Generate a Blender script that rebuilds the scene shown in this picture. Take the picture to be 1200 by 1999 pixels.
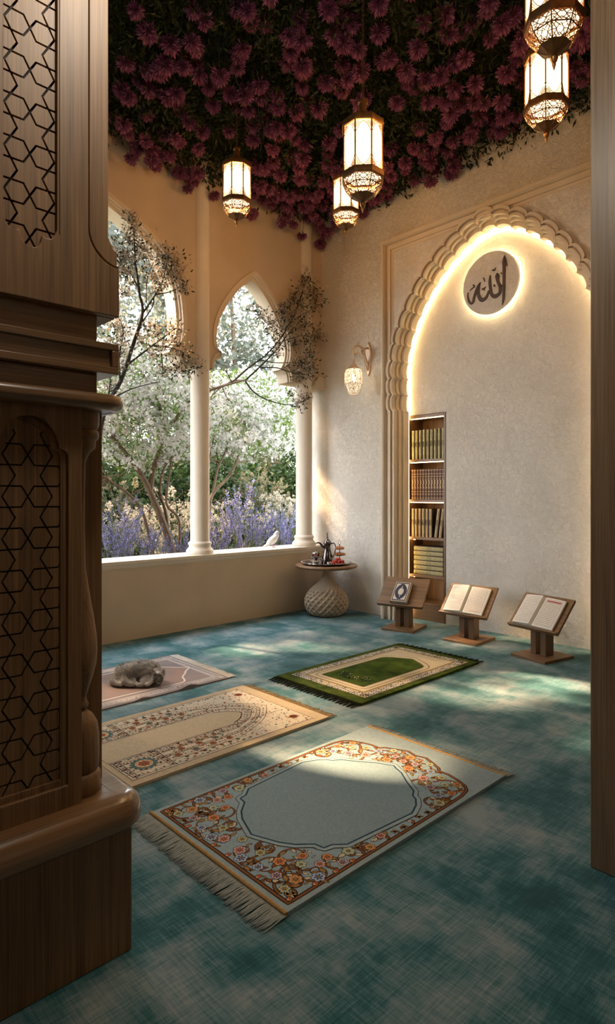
import bpy, math, random
import numpy as np
from mathutils import Vector, Matrix
from mathutils.geometry import tessellate_polygon
for o in list(bpy.data.objects): bpy.data.objects.remove(o)
SC = bpy.context.scene
COL = SC.collection
R = math.radians
PI = math.pi

# ------------------------------------------------------------------ camera, sky, sun, exposure
FPX, HOR, YAW = 1190.0, 968.0, R(46.5)
CAM = Vector((-4.64, -4.75, 1.2))
cd = bpy.data.cameras.new('camera')
cd.sensor_fit = 'VERTICAL'; cd.sensor_height = 36.0; cd.lens = FPX / 1999 * 36
cd.shift_y = -(999.5 - HOR) / 1999
cd.clip_start = 0.02; cd.clip_end = 200
cam = bpy.data.objects.new('camera', cd); COL.objects.link(cam)
cam.location = CAM; cam.rotation_euler = (R(90), 0, YAW - R(90))
SC.camera = cam
SC.view_settings.view_transform = 'Standard'
SC.view_settings.look = 'None'
SC.view_settings.gamma = 1.0
SC.view_settings.use_curve_mapping = False
SC.view_settings.exposure = 0.35
SC.cycles.use_denoising = True
SC.cycles.max_bounces = 8; SC.cycles.diffuse_bounces = 5; SC.cycles.transparent_max_bounces = 12
SC.cycles.sample_clamp_indirect = 6.0
SC.cycles.caustics_reflective = False; SC.cycles.caustics_refractive = False

SKY_STRENGTH = 7.6
SUN_STRENGTH = 34.0
wd = bpy.data.worlds.new('sky'); SC.world = wd; wd.use_nodes = True
wn = wd.node_tree; wn.nodes.clear()
wo = wn.nodes.new('ShaderNodeOutputWorld'); wb = wn.nodes.new('ShaderNodeBackground')
wb.inputs['Color'].default_value = (0.93, 0.96, 1.0, 1); wb.inputs['Strength'].default_value = SKY_STRENGTH
wn.links.new(wb.outputs[0], wo.inputs[0])
sl = bpy.data.lights.new('sun', 'SUN'); sl.energy = SUN_STRENGTH; sl.angle = R(2.0); sl.color = (1.0, 0.66, 0.37)
so = bpy.data.objects.new('sun', sl); COL.objects.link(so)
SUN_DIR = Vector((0.33, -1.0, -0.95)).normalized()
so.rotation_euler = SUN_DIR.to_track_quat('-Z', 'Y').to_euler(); so.location = (-3, 8, 9)

# unseen lamp added out of frame near the pier, brightens pier and post
al = bpy.data.lights.new('added_pier_light', 'POINT'); al.shadow_soft_size = .12; al.energy = 26.0; al.color = (1.0, .90, .74)
ao = bpy.data.objects.new('added_pier_light', al); COL.objects.link(ao); ao.location = (-3.85, -3.70, 2.78); ao.rotation_euler = (0, 0, 0)

# ------------------------------------------------------------------ helpers
def at(px, py, y):
    """point of the place seen towards (px, py) on the upright plane at that y"""
    c, s = math.cos(YAW), math.sin(YAW)
    X = (px - 600) / FPX
    d = Vector((c + X * s, s - X * c, (HOR - py) / FPX))
    return CAM + d * ((y - CAM.y) / d.y)

class MB:
    def __init__(self): self.v = []; self.f = []; self.m = []; self.mi = 0
    def mat(self, i): self.mi = i; return self
    def add(self, vs, fs):
        b = len(self.v); self.v += [tuple(p) for p in vs]
        for f in fs: self.f.append(tuple(b + i for i in f)); self.m.append(self.mi)
    def box(self, x0, x1, y0, y1, z0, z1, M=None):
        vs = [Vector((x, y, z)) for x in (x0, x1) for y in (y0, y1) for z in (z0, z1)]
        if M is not None: vs = [M @ p for p in vs]
        self.add(vs, [(0, 1, 3, 2), (4, 6, 7, 5), (0, 4, 5, 1), (2, 3, 7, 6), (0, 2, 6, 4), (1, 5, 7, 3)])
    def lathe(self, prof, seg=24, c=(0, 0, 0), M=None, rot=0.0, arc=2 * PI):
        vs = []; n = len(prof)
        for r, z in prof:
            for k in range(seg):
                a = rot + arc * k / seg
                vs.append(Vector((c[0] + r * math.cos(a), c[1] + r * math.sin(a), c[2] + z)))
        if M is not None: vs = [M @ p for p in vs]
        fs = []
        for i in range(n - 1):
            for k in range(seg):
                k2 = (k + 1) % seg
                fs.append((i * seg + k, i * seg + k2, (i + 1) * seg + k2, (i + 1) * seg + k))
        fs.append(tuple(range(seg))[::-1]); fs.append(tuple((n - 1) * seg + k for k in range(seg)))
        self.add(vs, fs)
    def tube(self, pts, rad, seg=8, cap=True):
        pts = [Vector(p) for p in pts]; n = len(pts)
        if not hasattr(rad, '__len__'): rad = [rad] * n
        up = None; vs = []
        for i, p in enumerate(pts):
            d = (pts[min(i + 1, n - 1)] - pts[max(i - 1, 0)])
            d = d.normalized() if d.length > 1e-9 else Vector((0, 0, 1))
            if up is None: up = Vector((0, 0, 1)) if abs(d.z) < .9 else Vector((1, 0, 0))
            s = d.cross(up); s = s.normalized() if s.length > 1e-6 else d.orthogonal().normalized()
            up = s.cross(d).normalized()
            for k in range(seg):
                a = 2 * PI * k / seg
                vs.append(p + (s * math.cos(a) + up * math.sin(a)) * rad[i])
        fs = []
        for i in range(n - 1):
            for k in range(seg):
                k2 = (k + 1) % seg
                fs.append((i * seg + k, i * seg + k2, (i + 1) * seg + k2, (i + 1) * seg + k))
        if cap: fs.append(tuple(range(seg))[::-1]); fs.append(tuple((n - 1) * seg + k for k in range(seg)))
        self.add(vs, fs)
    def prism(self, poly, fn, d0, d1):
        """extrude a 2D outline; fn(a, b, d) -> 3D"""
        n = len(poly)
        tri = tessellate_polygon([[Vector((p[0], p[1], 0)) for p in poly]])
        vs = [fn(p[0], p[1], d0) for p in poly] + [fn(p[0], p[1], d1) for p in poly]
        fs = [tuple(t) for t in tri] + [tuple(n + i for i in t)[::-1] for t in tri]
        for i in range(n):
            j = (i + 1) % n; fs.append((i, j, n + j, n + i))
        self.add(vs, fs)
    def flat(self, poly, fn, d):
        tri = tessellate_polygon([[Vector((p[0], p[1], 0)) for p in poly]])
        self.add([fn(p[0], p[1], d) for p in poly], [tuple(t) for t in tri])
    def sphere(self, c, r, seg=12, rings=8, M=None):
        if not hasattr(r, '__len__'): r = (r, r, r)
        vs = []
        for i in range(rings + 1):
            t = PI * i / rings
            for k in range(seg):
                a = 2 * PI * k / seg
                vs.append(Vector((c[0] + r[0] * math.sin(t) * math.cos(a), c[1] + r[1] * math.sin(t) * math.sin(a), c[2] - r[2] * math.cos(t))))
        if M is not None: vs = [M @ p for p in vs]
        fs = []
        for i in range(rings):
            for k in range(seg):
                k2 = (k + 1) % seg
                fs.append((i * seg + k, i * seg + k2, (i + 1) * seg + k2, (i + 1) * seg + k))
        self.add(vs, fs)
    def mesh(self, name, mats, angle=35, clean=True):
        me = bpy.data.meshes.new(name)
        me.from_pydata(self.v, [], self.f)
        for m in (mats if isinstance(mats, (list, tuple)) else [mats]): me.materials.append(m)
        me.polygons.foreach_set('material_index', self.m)
        me.validate(); me.update()
        if clean:
            import bmesh
            bm = bmesh.new(); bm.from_mesh(me)
            bmesh.ops.remove_doubles(bm, verts=bm.verts, dist=1e-6)
            bmesh.ops.recalc_face_normals(bm, faces=bm.faces)
            bm.to_mesh(me); bm.free()
        me.polygons.foreach_set('use_smooth', [True] * len(me.polygons))
        if angle: me.set_sharp_from_angle(angle=R(angle))
        return me
    def build(self, name, mats, parent=None, loc=None, bevel=0, angle=35, clean=True):
        return link(name, self.mesh(name, mats, angle, clean), parent, loc, bevel)

def link(name, me, parent=None, loc=None, bevel=0):
    o = bpy.data.objects.new(name, me); COL.objects.link(o)
    if parent is not None: o.parent = parent
    if loc is not None: o.location = loc
    if bevel:
        b = o.modifiers.new('bevel', 'BEVEL'); b.width = bevel; b.segments = 2; b.limit_method = 'ANGLE'; b.angle_limit = R(40)
    return o
def tag(o, label, cat, group=None, kind=None):
    o['label'] = label; o['category'] = cat
    if group: o['group'] = group
    if kind: o['kind'] = kind
    return o
def thing(name, label, cat, loc=(0, 0, 0), rz=0, group=None):
    o = bpy.data.objects.new(name, None); COL.objects.link(o); o.empty_display_size = .1
    o.location = loc; o.rotation_euler = (0, 0, rz)
    return tag(o, label, cat, group)
def struct(o):
    o['kind'] = 'structure'; return o
def dup(root, loc, rz=None, label=None, group=None):
    r = root.copy(); COL.objects.link(r); r.location = loc
    if rz is not None: r.rotation_euler = (0, 0, rz)
    if label: r['label'] = label
    if group: r['group'] = group
    for ch in list(root.children):
        c = ch.copy(); COL.objects.link(c); c.parent = r
        for g in list(ch.children):
            d = g.copy(); COL.objects.link(d); d.parent = c
    return r
def np_mesh(name, v, f, mats, mi=None, smooth=False):
    """v (N,3), f (M,k) fixed polygon size"""
    me = bpy.data.meshes.new(name); k = f.shape[1]
    me.vertices.add(len(v)); me.vertices.foreach_set('co', np.ascontiguousarray(v, dtype=np.float32).ravel())
    me.loops.add(f.size); me.loops.foreach_set('vertex_index', np.ascontiguousarray(f, dtype=np.int32).ravel())
    me.polygons.add(len(f)); me.polygons.foreach_set('loop_start', np.arange(len(f), dtype=np.int32) * k)
    for m in (mats if isinstance(mats, (list, tuple)) else [mats]): me.materials.append(m)
    if mi is not None: me.polygons.foreach_set('material_index', np.ascontiguousarray(mi, dtype=np.int32))
    me.update(calc_edges=True); me.validate()
    me.polygons.foreach_set('use_smooth', np.full(len(me.polygons), smooth))
    return me
def frames(dirs, rng):
    """rotation matrices whose z axis is dirs, random roll"""
    d = dirs / (np.linalg.norm(dirs, axis=1, keepdims=True) + 1e-9)
    r = rng.normal(size=d.shape); x = np.cross(d, r); x /= (np.linalg.norm(x, axis=1, keepdims=True) + 1e-9)
    y = np.cross(d, x)
    return np.stack([x, y, d], axis=2)
def scatter(tv, tf, pos, rot, sc):
    """copies of a template"""
    n, k = len(pos), len(tv)
    v = np.einsum('nij,kj->nki', rot, tv) * sc[:, None, None] + pos[:, None, :]
    f = tf[None] + (np.arange(n) * k)[:, None, None]
    return v.reshape(-1, 3), f.reshape(-1, tf.shape[1])
# leaf along z, folded: 6 verts / 4 tris -> as quads 2
LEAF_V = np.array([(0, 0, 0), (-.16, .05, .45), (0, 0, .5), (.16, .05, .45), (0, -.06, 1.0)], dtype=float)
LEAF_F = np.array([(0, 2, 4, 1), (0, 3, 4, 2)])

# ------------------------------------------------------------------ materials
def new_mat(name):
    m = bpy.data.materials.new(name); m.use_nodes = True
    nt = m.node_tree; b = nt.nodes['Principled BSDF']
    return m, nt, b
def nd(nt, t, **kw):
    n = nt.nodes.new(t)
    for k, v in kw.items():
        if k in n.inputs: n.inputs[k].default_value = v
        else: setattr(n, k, v)
    return n
def c4(c): return (c[0], c[1], c[2], 1)
def ramp(nt, src, stops):
    r = nt.nodes.new('ShaderNodeValToRGB'); e = r.color_ramp.elements
    while len(e) < len(stops): e.new(.5)
    for el, (p, c) in zip(e, stops): el.position = p; el.color = c4(c)
    nt.links.new(src, r.inputs[0]); return r.outputs[0]
def coords(nt, scale=(1, 1, 1), rot=(0, 0, 0), src='Object'):
    t = nt.nodes.new('ShaderNodeTexCoord'); m = nt.nodes.new('ShaderNodeMapping')
    m.inputs['Scale'].default_value = scale; m.inputs['Rotation'].default_value = rot
    nt.links.new(t.outputs[src], m.inputs[0]); return m.outputs[0]
def noise(nt, vec, scale=5, detail=4, rough=.55, dist=0.0):
    n = nt.nodes.new('ShaderNodeTexNoise')
    n.inputs['Scale'].default_value = scale; n.inputs['Detail'].default_value = detail
    n.inputs['Roughness'].default_value = rough; n.inputs['Distortion'].default_value = dist
    nt.links.new(vec, n.inputs['Vector']); return n.outputs['Fac']
def math_n(nt, op, a, b):
    n = nt.nodes.new('ShaderNodeMath'); n.operation = op
    for i, x in enumerate((a, b)):
        if isinstance(x, (int, float)): n.inputs[i].default_value = x
        else: nt.links.new(x, n.inputs[i])
    return n.outputs[0]
def bump(nt, b, h, strength=.3, dist=.01):
    n = nt.nodes.new('ShaderNodeBump'); n.inputs['Strength'].default_value = strength; n.inputs['Distance'].default_value = dist
    nt.links.new(h, n.inputs['Height']); nt.links.new(n.outputs[0], b.inputs['Normal'])
def plain(name, col, rough=.6, metal=0.0, var=.12, scale=20, bmp=0.0, sheen=0.0, spec=.5, subs=0.0):
    m, nt, b = new_mat(name)
    b.inputs['Roughness'].default_value = rough; b.inputs['Metallic'].default_value = metal
    b.inputs['Specular IOR Level'].default_value = spec
    if sheen: b.inputs['Sheen Weight'].default_value = sheen
    f = noise(nt, coords(nt), scale, 3)
    nt.links.new(ramp(nt, f, [(.25, [x * (1 - var) for x in col]), (.75, [min(1, x * (1 + var)) for x in col])]), b.inputs['Base Color'])
    if bmp: bump(nt, b, f, bmp, .005)
    return m
def emit(name, col, strength):
    m, nt, b = new_mat(name)
    b.inputs['Base Color'].default_value = c4(col)
    b.inputs['Emission Color'].default_value = c4(col); b.inputs['Emission Strength'].default_value = strength
    return m
def leafmat(name, c1, c2, trans=.35, rough=.5, scale=3.0):
    m, nt, b = new_mat(name)
    col = ramp(nt, noise(nt, coords(nt), scale, 3), [(.3, c1), (.7, c2)])
    nt.links.new(col, b.inputs['Base Color']); b.inputs['Roughness'].default_value = rough
    b.inputs['Specular IOR Level'].default_value = .25
    t = nt.nodes.new('ShaderNodeBsdfTranslucent'); nt.links.new(col, t.inputs[0])
    mx = nt.nodes.new('ShaderNodeMixShader'); mx.inputs[0].default_value = trans
    nt.links.new(b.outputs[0], mx.inputs[1]); nt.links.new(t.outputs[0], mx.inputs[2])
    nt.links.new(mx.outputs[0], nt.nodes['Material Output'].inputs[0])
    return m
def wood(name, dark, light, axis='z', rough=.42, fine=1.0):
    m, nt, b = new_mat(name)
    sc = {'x': (1.2, 34, 34), 'y': (34, 1.2, 34), 'z': (34, 34, 1.2)}[axis]
    sc2 = {'x': (3, 240, 240), 'y': (240, 3, 240), 'z': (240, 240, 3)}[axis]
    sc3 = {'x': (.5, 7, 7), 'y': (7, .5, 7), 'z': (7, 7, .5)}[axis]
    a = noise(nt, coords(nt, sc), 1.0, 5, .6, .6)
    f = noise(nt, coords(nt, sc2), fine, 3, .6)
    g = noise(nt, coords(nt, sc3), 1.0, 2, .5, 1.5)
    t = math_n(nt, 'ADD', math_n(nt, 'MULTIPLY', a, .42), math_n(nt, 'ADD', math_n(nt, 'MULTIPLY', f, .42), math_n(nt, 'MULTIPLY', g, .20)))
    mid = [(p + q) / 2 for p, q in zip(dark, light)]
    nt.links.new(ramp(nt, t, [(.36, dark), (.52, mid), (.68, light)]), b.inputs['Base Color'])
    b.inputs['Roughness'].default_value = rough
    bump(nt, b, t, .12, .003)
    return m
def plaster(name, col, strength=.5, scale=55):
    m, nt, b = new_mat(name)
    v = coords(nt)
    big = noise(nt, v, 2.2, 4, .6)
    lo = [x * .93 for x in col]; hi = [min(1, x * 1.05) for x in col]
    nt.links.new(ramp(nt, big, [(.3, lo), (.7, hi)]), b.inputs['Base Color'])
    b.inputs['Roughness'].default_value = .85; b.inputs['Specular IOR Level'].default_value = .2
    n1 = noise(nt, v, scale * 1.7, 6, .7, .3); n2 = noise(nt, v, scale * .3, 5, .65, .2)
    n3 = ramp(nt, noise(nt, v, scale * .5, 6, .72, .5), [(.46, (0, 0, 0)), (.60, (1, 1, 1))])
    h = math_n(nt, 'ADD', math_n(nt, 'ADD', math_n(nt, 'MULTIPLY', n1, .5), math_n(nt, 'MULTIPLY', n2, .5)), math_n(nt, 'MULTIPLY', n3, .28 if strength > .6 else 0))
    bump(nt, b, h, strength, .018)
    return m

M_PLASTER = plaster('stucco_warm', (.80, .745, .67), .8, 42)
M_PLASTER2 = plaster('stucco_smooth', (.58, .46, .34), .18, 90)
M_STONE = plaster('pale_stone', (.74, .66, .56), .10, 120)
M_STONE2 = plaster('carved_stone', (.66, .56, .44), .22, 110)
W_D, W_L = (.085, .041, .017), (.33, .18, .078)
M_WZ = wood('walnut_upright', W_D, W_L, 'z', .5); M_WX = wood('walnut_level', W_D, W_L, 'x', .3); M_WX.node_tree.nodes['Principled BSDF'].inputs['Coat Weight'].default_value = .9; M_WX.node_tree.nodes['Principled BSDF'].inputs['Coat Roughness'].default_value = .10; M_WY = wood('walnut_cross', W_D, W_L, 'y')
M_WZL = wood('oak_upright', (.12, .07, .036), (.37, .245, .145), 'z', .4); M_WG = wood('walnut_groove_shade', (.012, .006, .003), (.03, .015, .007), 'z', .8)  # second wood is near black: groove shade put into its colour
M_OX = wood('oak_light', (.13, .065, .028), (.27, .15, .07), 'x', .4); M_OY = wood('oak_cross', (.13, .065, .028), (.27, .15, .07), 'y', .4); M_OZ = wood('oak_leg', (.09, .045, .02), (.20, .105, .048), 'z', .4)
M_LED = emit('warm_led', (1.0, .76, .40), 24.0)
M_LED2 = emit('warm_led_shelf', (1.0, .66, .32), 9.0)
# ------------------------------------------------------------------ carpet
def carpet_mat():
    m, nt, b = new_mat('distressed_carpet')
    v = coords(nt)
    patch = noise(nt, v, 2.6, 6, .62, .3)
    sx = noise(nt, coords(nt, (9, 170, 1)), 1.0, 4, .6, .3)
    sy = noise(nt, coords(nt, (170, 9, 1)), 1.0, 4, .6, .3)
    bx = noise(nt, coords(nt, (2.2, 7, 1)), 1.0, 4, .6, .5)
    by = noise(nt, coords(nt, (7, 2.2, 1)), 1.0, 4, .6, .5)
    t = math_n(nt, 'ADD', math_n(nt, 'MULTIPLY', patch, .95), math_n(nt, 'MULTIPLY', math_n(nt, 'ADD', sx, sy), .30))
    t = math_n(nt, 'ADD', t, math_n(nt, 'MULTIPLY', math_n(nt, 'ADD', bx, by), .29))
    t = math_n(nt, 'SUBTRACT', t, .555)
    nt.links.new(ramp(nt, t, [(.33, (.012, .075, .085)), (.44, (.030, .125, .145)), (.53, (.105, .195, .225)), (.66, (.235, .295, .32))]), b.inputs['Base Color'])
    b.inputs['Roughness'].default_value = .95; b.inputs['Specular IOR Level'].default_value = .1
    b.inputs['Sheen Weight'].default_value = .15
    bump(nt, b, math_n(nt, 'ADD', noise(nt, v, 380, 2), math_n(nt, 'ADD', sx, sy)), .35, .004)
    return m
fb = MB(); fb.box(-7, .5, -7, .24, -.1, 0); struct(fb.build('floor', carpet_mat()))

# ------------------------------------------------------------------ arcade wall (left), sill, columns
XZ = lambda a, b, d: Vector((a, d, b))
YW = .03                                  # upper face of the arcade wall
BAYS = [(-.83, .545, [(0, 3.366), (.13, 3.265), (.25, 3.13), (.36, 2.965), (.42, 2.82), (.435, 2.70), (.415, 2.60), (.37, 2.52)], [(.40, 2.525), (.44, 2.50), (.462, 2.455), (.47, 2.40)], .07),
        (-2.75, 1.17, [(0, 3.76), (.22, 3.69), (.393, 3.61), (.557, 3.535), (.70, 3.445), (.843, 3.335), (.95, 3.20), (1.015, 3.03), (1.045, 2.80), (1.04, 2.66), (1.01, 2.56), (.97, 2.49)], [(1.0, 2.50), (1.05, 2.485), (1.085, 2.45), (1.10, 2.40)], .085)]
def smooth(pts, n=6):
    out = []
    for i in range(len(pts) - 1):
        p0 = pts[max(i - 1, 0)]; p1 = pts[i]; p2 = pts[i + 1]; p3 = pts[min(i + 2, len(pts) - 1)]
        for k in range(n):
            t = k / n
            out.append(tuple(.5 * (2 * b + (c - a) * t + (2 * a - 5 * b + 4 * c - d) * t * t + (3 * b - a - 3 * c + d) * t ** 3) for a, b, c, d in zip(p0, p1, p2, p3)))
    out.append(tuple(pts[-1])); return out
def bay_curve(bay, off=0.0):
    """opening outline from the right springing over the apex to the left springing"""
    xc, hw, up, foil, mw = bay
    main = smooth(up, 5); fo = smooth(foil, 4)
    half = []
    def offs(c, o, apex=True):
        r = []
        for i, p in enumerate(c):
            q0, q1 = c[max(i - 1, 0)], c[min(i + 1, len(c) - 1)]
            dx, dz = q1[0] - q0[0], q1[1] - q0[1]; L = math.hypot(dx, dz)
            r.append((max(0, p[0] - dz / L * o) if (i or not apex) else 0, p[1] + dx / L * o if (i or not apex) else p[1] + o * 1.15))
        return r
    mo, fo_ = offs(main, off), offs(fo, off * .8, False)
    if off > 0:                             # where the two offset curves cross at the cusp, stop the upper one
        mo = [(min(a, fo_[0][0]), fo_[0][1] + .0002 * (len(mo) - i)) if (b < fo_[0][1] + .004 and i > len(mo) - 9) else (a, b) for i, (a, b) in enumerate(mo)]
    half = mo + fo_
    half[-1] = (half[-1][0], 2.40)
    r = [(xc + a, z) for a, z in half][::-1]; l = [(xc - a, z) for a, z in half]
    return r + l[1:]
wl = MB()
poly = [(.11, 4.4), (.11, 2.40)]
for bay in BAYS: poly += bay_curve(bay, bay[4] * .55)
poly += [(-3.90, 2.40), (-3.90, .64), (-4.5, .64), (-4.5, 4.4)]
wl.prism(poly, XZ, YW, .24)
wl.box(-7, .11, -.06, .24, 0, .60); wl.box(-7, -4.5, YW, .24, .6, 4.4)
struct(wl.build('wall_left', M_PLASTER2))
for k, bay in enumerate(BAYS):            # stepped mouldings round each arch
    t = MB(); w = bay[4]
    for (o0, o1, y0, y1) in ((w, w * .5, YW - .012, YW + .05), (w * .62, w * .3, YW + .012, YW + .08), (w * .42, 0, YW + .035, .225)):
        a, b = bay_curve(bay, o0), bay_curve(bay, o1)
        n = len(a)
        vs = [XZ(*p, y) for y in (y0, y1) for c in (a, b) for p in c]
        fs = []
        for i in range(n - 1):
            A, B, C_, D = i, n + i, 2 * n + i, 3 * n + i
            fs += [(A, A + 1, B + 1, B), (C_, D, D + 1, C_ + 1), (A, C_, C_ + 1, A + 1), (B, B + 1, D + 1, D)]
        for i in (0, n - 1): fs.append((i, n + i, 3 * n + i, 2 * n + i))
        t.add(vs, fs)
    struct(t.build('trim_%d' % (k + 1), M_STONE2, angle=50))
sb = MB()                                  # window sill
sb.box(-7, .11, -.075, .27, .632, .662); sb.box(-7, .11, -.068, .25, .612, .632); sb.box(-7, .11, -.064, .245, .60, .612)
struct(sb.build('trim_8', M_STONE, bevel=.004))
def column(name, x, label):
    t = thing(name, label, 'column', (x, .07, .662), group='white columns of the arcade')
    s = MB(); r = .088
    s.lathe([(r + .004, .115), (r, .13), (r, 1.2), (r, 3.70)], 40); s.build('shaft', M_STONE, t)
    b = MB(); b.lathe([(.122, 0), (.128, .008), (.128, .03), (.120, .042), (.112, .05), (.104, .058), (.100, .072), (.104, .084), (.109, .092), (.106, .104), (.096, .112), (.09, .118)], 40); b.build('base', M_STONE, t)
    return t
column('column', -1.45, 'white round column standing in the middle of the window sill')
column('column', -.118, 'white round column on the sill next to the room corner')
cb = MB(); cb.prism([(-.03, 2.40), (-.03, 2.44), (.0, 2.455), (.03, 2.50), (.11, 2.50), (.11, 2.36), (.02, 2.36), (-.0, 2.385)], XZ, -.01, .24)
struct(cb.build('trim_4', M_STONE2))

# ------------------------------------------------------------------ mihrab wall (right)
YZ = lambda a, b, d: Vector((d, a, b))
XW, XP = .11, .23                          # wall face, recessed panel face
YC = -2.02
wr = MB()
wr.box(XW, .62, -.93, .24, -.1, 4.4)                                   # left of the frame
wr.box(XW, .62, -7, -3.11, -.1, 4.4)
wr.box(XW, .62, -3.11, -.93, 3.68, 4.4)
wr.box(XP, .62, -3.11, -1.5, -.1, 3.68); wr.box(XP, .62, -1.067, -.93, -.1, 3.68)
wr.box(XP, .62, -1.5, -1.067, 1.99, 3.68); wr.box(.50, .62, -1.5, -1.067, -.1, 1.99)
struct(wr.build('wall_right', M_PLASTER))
tf = MB()                                  # rectangular frame with stepped mouldings
def rect_band(mb, o, i, x0, x1):           # o, i: offsets inward from the outer edge
    L, Rr, T = -.90 - o, -3.14 + o, 3.70 - o
    l, r, t = -.90 - i, -3.14 + i, 3.70 - i
    P = [(L, 0), (L, T), (Rr, T), (Rr, 0), (r, 0), (r, t), (l, t), (l, 0)]
    mb.prism(P, YZ, x0, x1)
rect_band(tf, 0, .012, .03, .2)
for k in range(8):
    a0, a1 = PI * k / 8, PI * (k + 1) / 8
    rect_band(tf, .036 - .026 * math.cos(a0), .036 - .026 * math.cos(a1), .012 - .034 * math.sin((a0 + a1) / 2), .2); rect_band(tf, .06, .085, .022, .2); rect_band(tf, .083, .110, .012, .2); rect_band(tf, .106, .135, .03, .2)
struct(tf.build('trim_5', M_STONE2, bevel=.006))
# the scalloped arch
def arch_w(z):
    d = max(0, min(1, (z - 2.38) / 1.18)); return .965 * (1 - d ** 1.8) ** .62
half = [(arch_w(z), z) for z in np.linspace(2.02, 3.56, 400)]
full = [(YC + w, z) for w, z in half] + [(YC - w, z) for w, z in half[::-1][1:]]
fa = np.array(full); seg = np.linalg.norm(np.diff(fa, axis=0), axis=1); S = np.concatenate([[0], np.cumsum(seg)])
NL = int(round(S[-1] / .158)); NL += (NL + 1) % 2
PER = 12
def arch_curve(off, amp):
    out = []
    for i in range(NL * PER + 1):
        s = S[-1] * i / (NL * PER)
        p = np.array([np.interp(s, S, fa[:, 0]), np.interp(s, S, fa[:, 1])])
        e = .02
        q0 = np.array([np.interp(max(0, s - e), S, fa[:, 0]), np.interp(max(0, s - e), S, fa[:, 1])])
        q1 = np.array([np.interp(min(S[-1], s + e), S, fa[:, 0]), np.interp(min(S[-1], s + e), S, fa[:, 1])])
        d = (q1 - q0) / np.linalg.norm(q1 - q0); nrm = np.array([-d[1], d[0]]) * -1   # outward
        u = (i % PER) / PER
        b = amp * (math.sqrt(max(0, 1 - (2 * u - 1) ** 2)))
        p = p + nrm * (off + b)
        out.append((float(p[0]), float(p[1])))
    # straight jambs to the floor
    y0, y1 = out[0][0], out[-1][0]
    return [(y0, 0.0), (y0, 1.98)] + out + [(y1, 1.98), (y1, 0.0)]
def arch_band(mb, ca, cb_, x0, x1):
    n = len(ca)
    vs = [YZ(*p, x) for x in (x0, x1) for c in (ca, cb_) for p in c]; fs = []
    for i in range(n - 1):
        A, B, C_, D = i, n + i, 2 * n + i, 3 * n + i
        fs += [(A, A + 1, B + 1, B), (C_, D, D + 1, C_ + 1), (A, C_, C_ + 1, A + 1), (B, B + 1, D + 1, D)]
    for i in (0, n - 1): fs.append((i, n + i, 3 * n + i, 2 * n + i))
    mb.add(vs, fs)
sa = MB()
arch_band(sa, arch_curve(.055, .030), arch_curve(.030, .030), -.006, .16)   # outer lip
arch_band(sa, arch_curve(.032, .030), arch_curve(.012, .030), .034, .16)   # groove
arch_band(sa, arch_curve(.014, .030), arch_curve(-.006, .030), .008, .16)  # inner lip
arch_band(sa, arch_curve(-.004, .030), arch_curve(-.030, .034), .058, .16)
arch_band(sa, arch_curve(-.026, .034), arch_curve(-.058, .026), .10, .175)
struct(sa.build('trim_6', M_STONE2, angle=28))
sp = MB()                                  # field between frame and arch
oc = arch_curve(.035, .030)
sp.prism([(-1.02, 0), (-1.02, 3.58), (-3.02, 3.58), (-3.02, 0)] + [(min(-1.021, max(-3.019, y)), min(z, 3.579)) for y, z in oc[::-1]], YZ, .034, .165)
struct(sp.build('trim_7', M_PLASTER))
ls = MB()                                  # led line behind the arch
lw = [(YC + arch_w(z) - .0, z) for z in np.linspace(2.0, 3.56, 60)]
lc = [(YC + arch_w(0) - .016, .01)] + [(YC + max(0, arch_w(z) - .016 * (1 - max(0, z - 3.3) / .35)), z - .03 * max(0, (z - 2.4) / 1.2)) for y, z in lw]
right = [(2 * YC - y, z) for y, z in lc][::-1]
pts = [(.219, y, z) for y, z in lc + right]
ls.tube(pts, .008, 8)
tag(ls.build('led_strip', M_LED), 'glowing warm light line following the inside of the scalloped wall arch', 'light strip')

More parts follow.
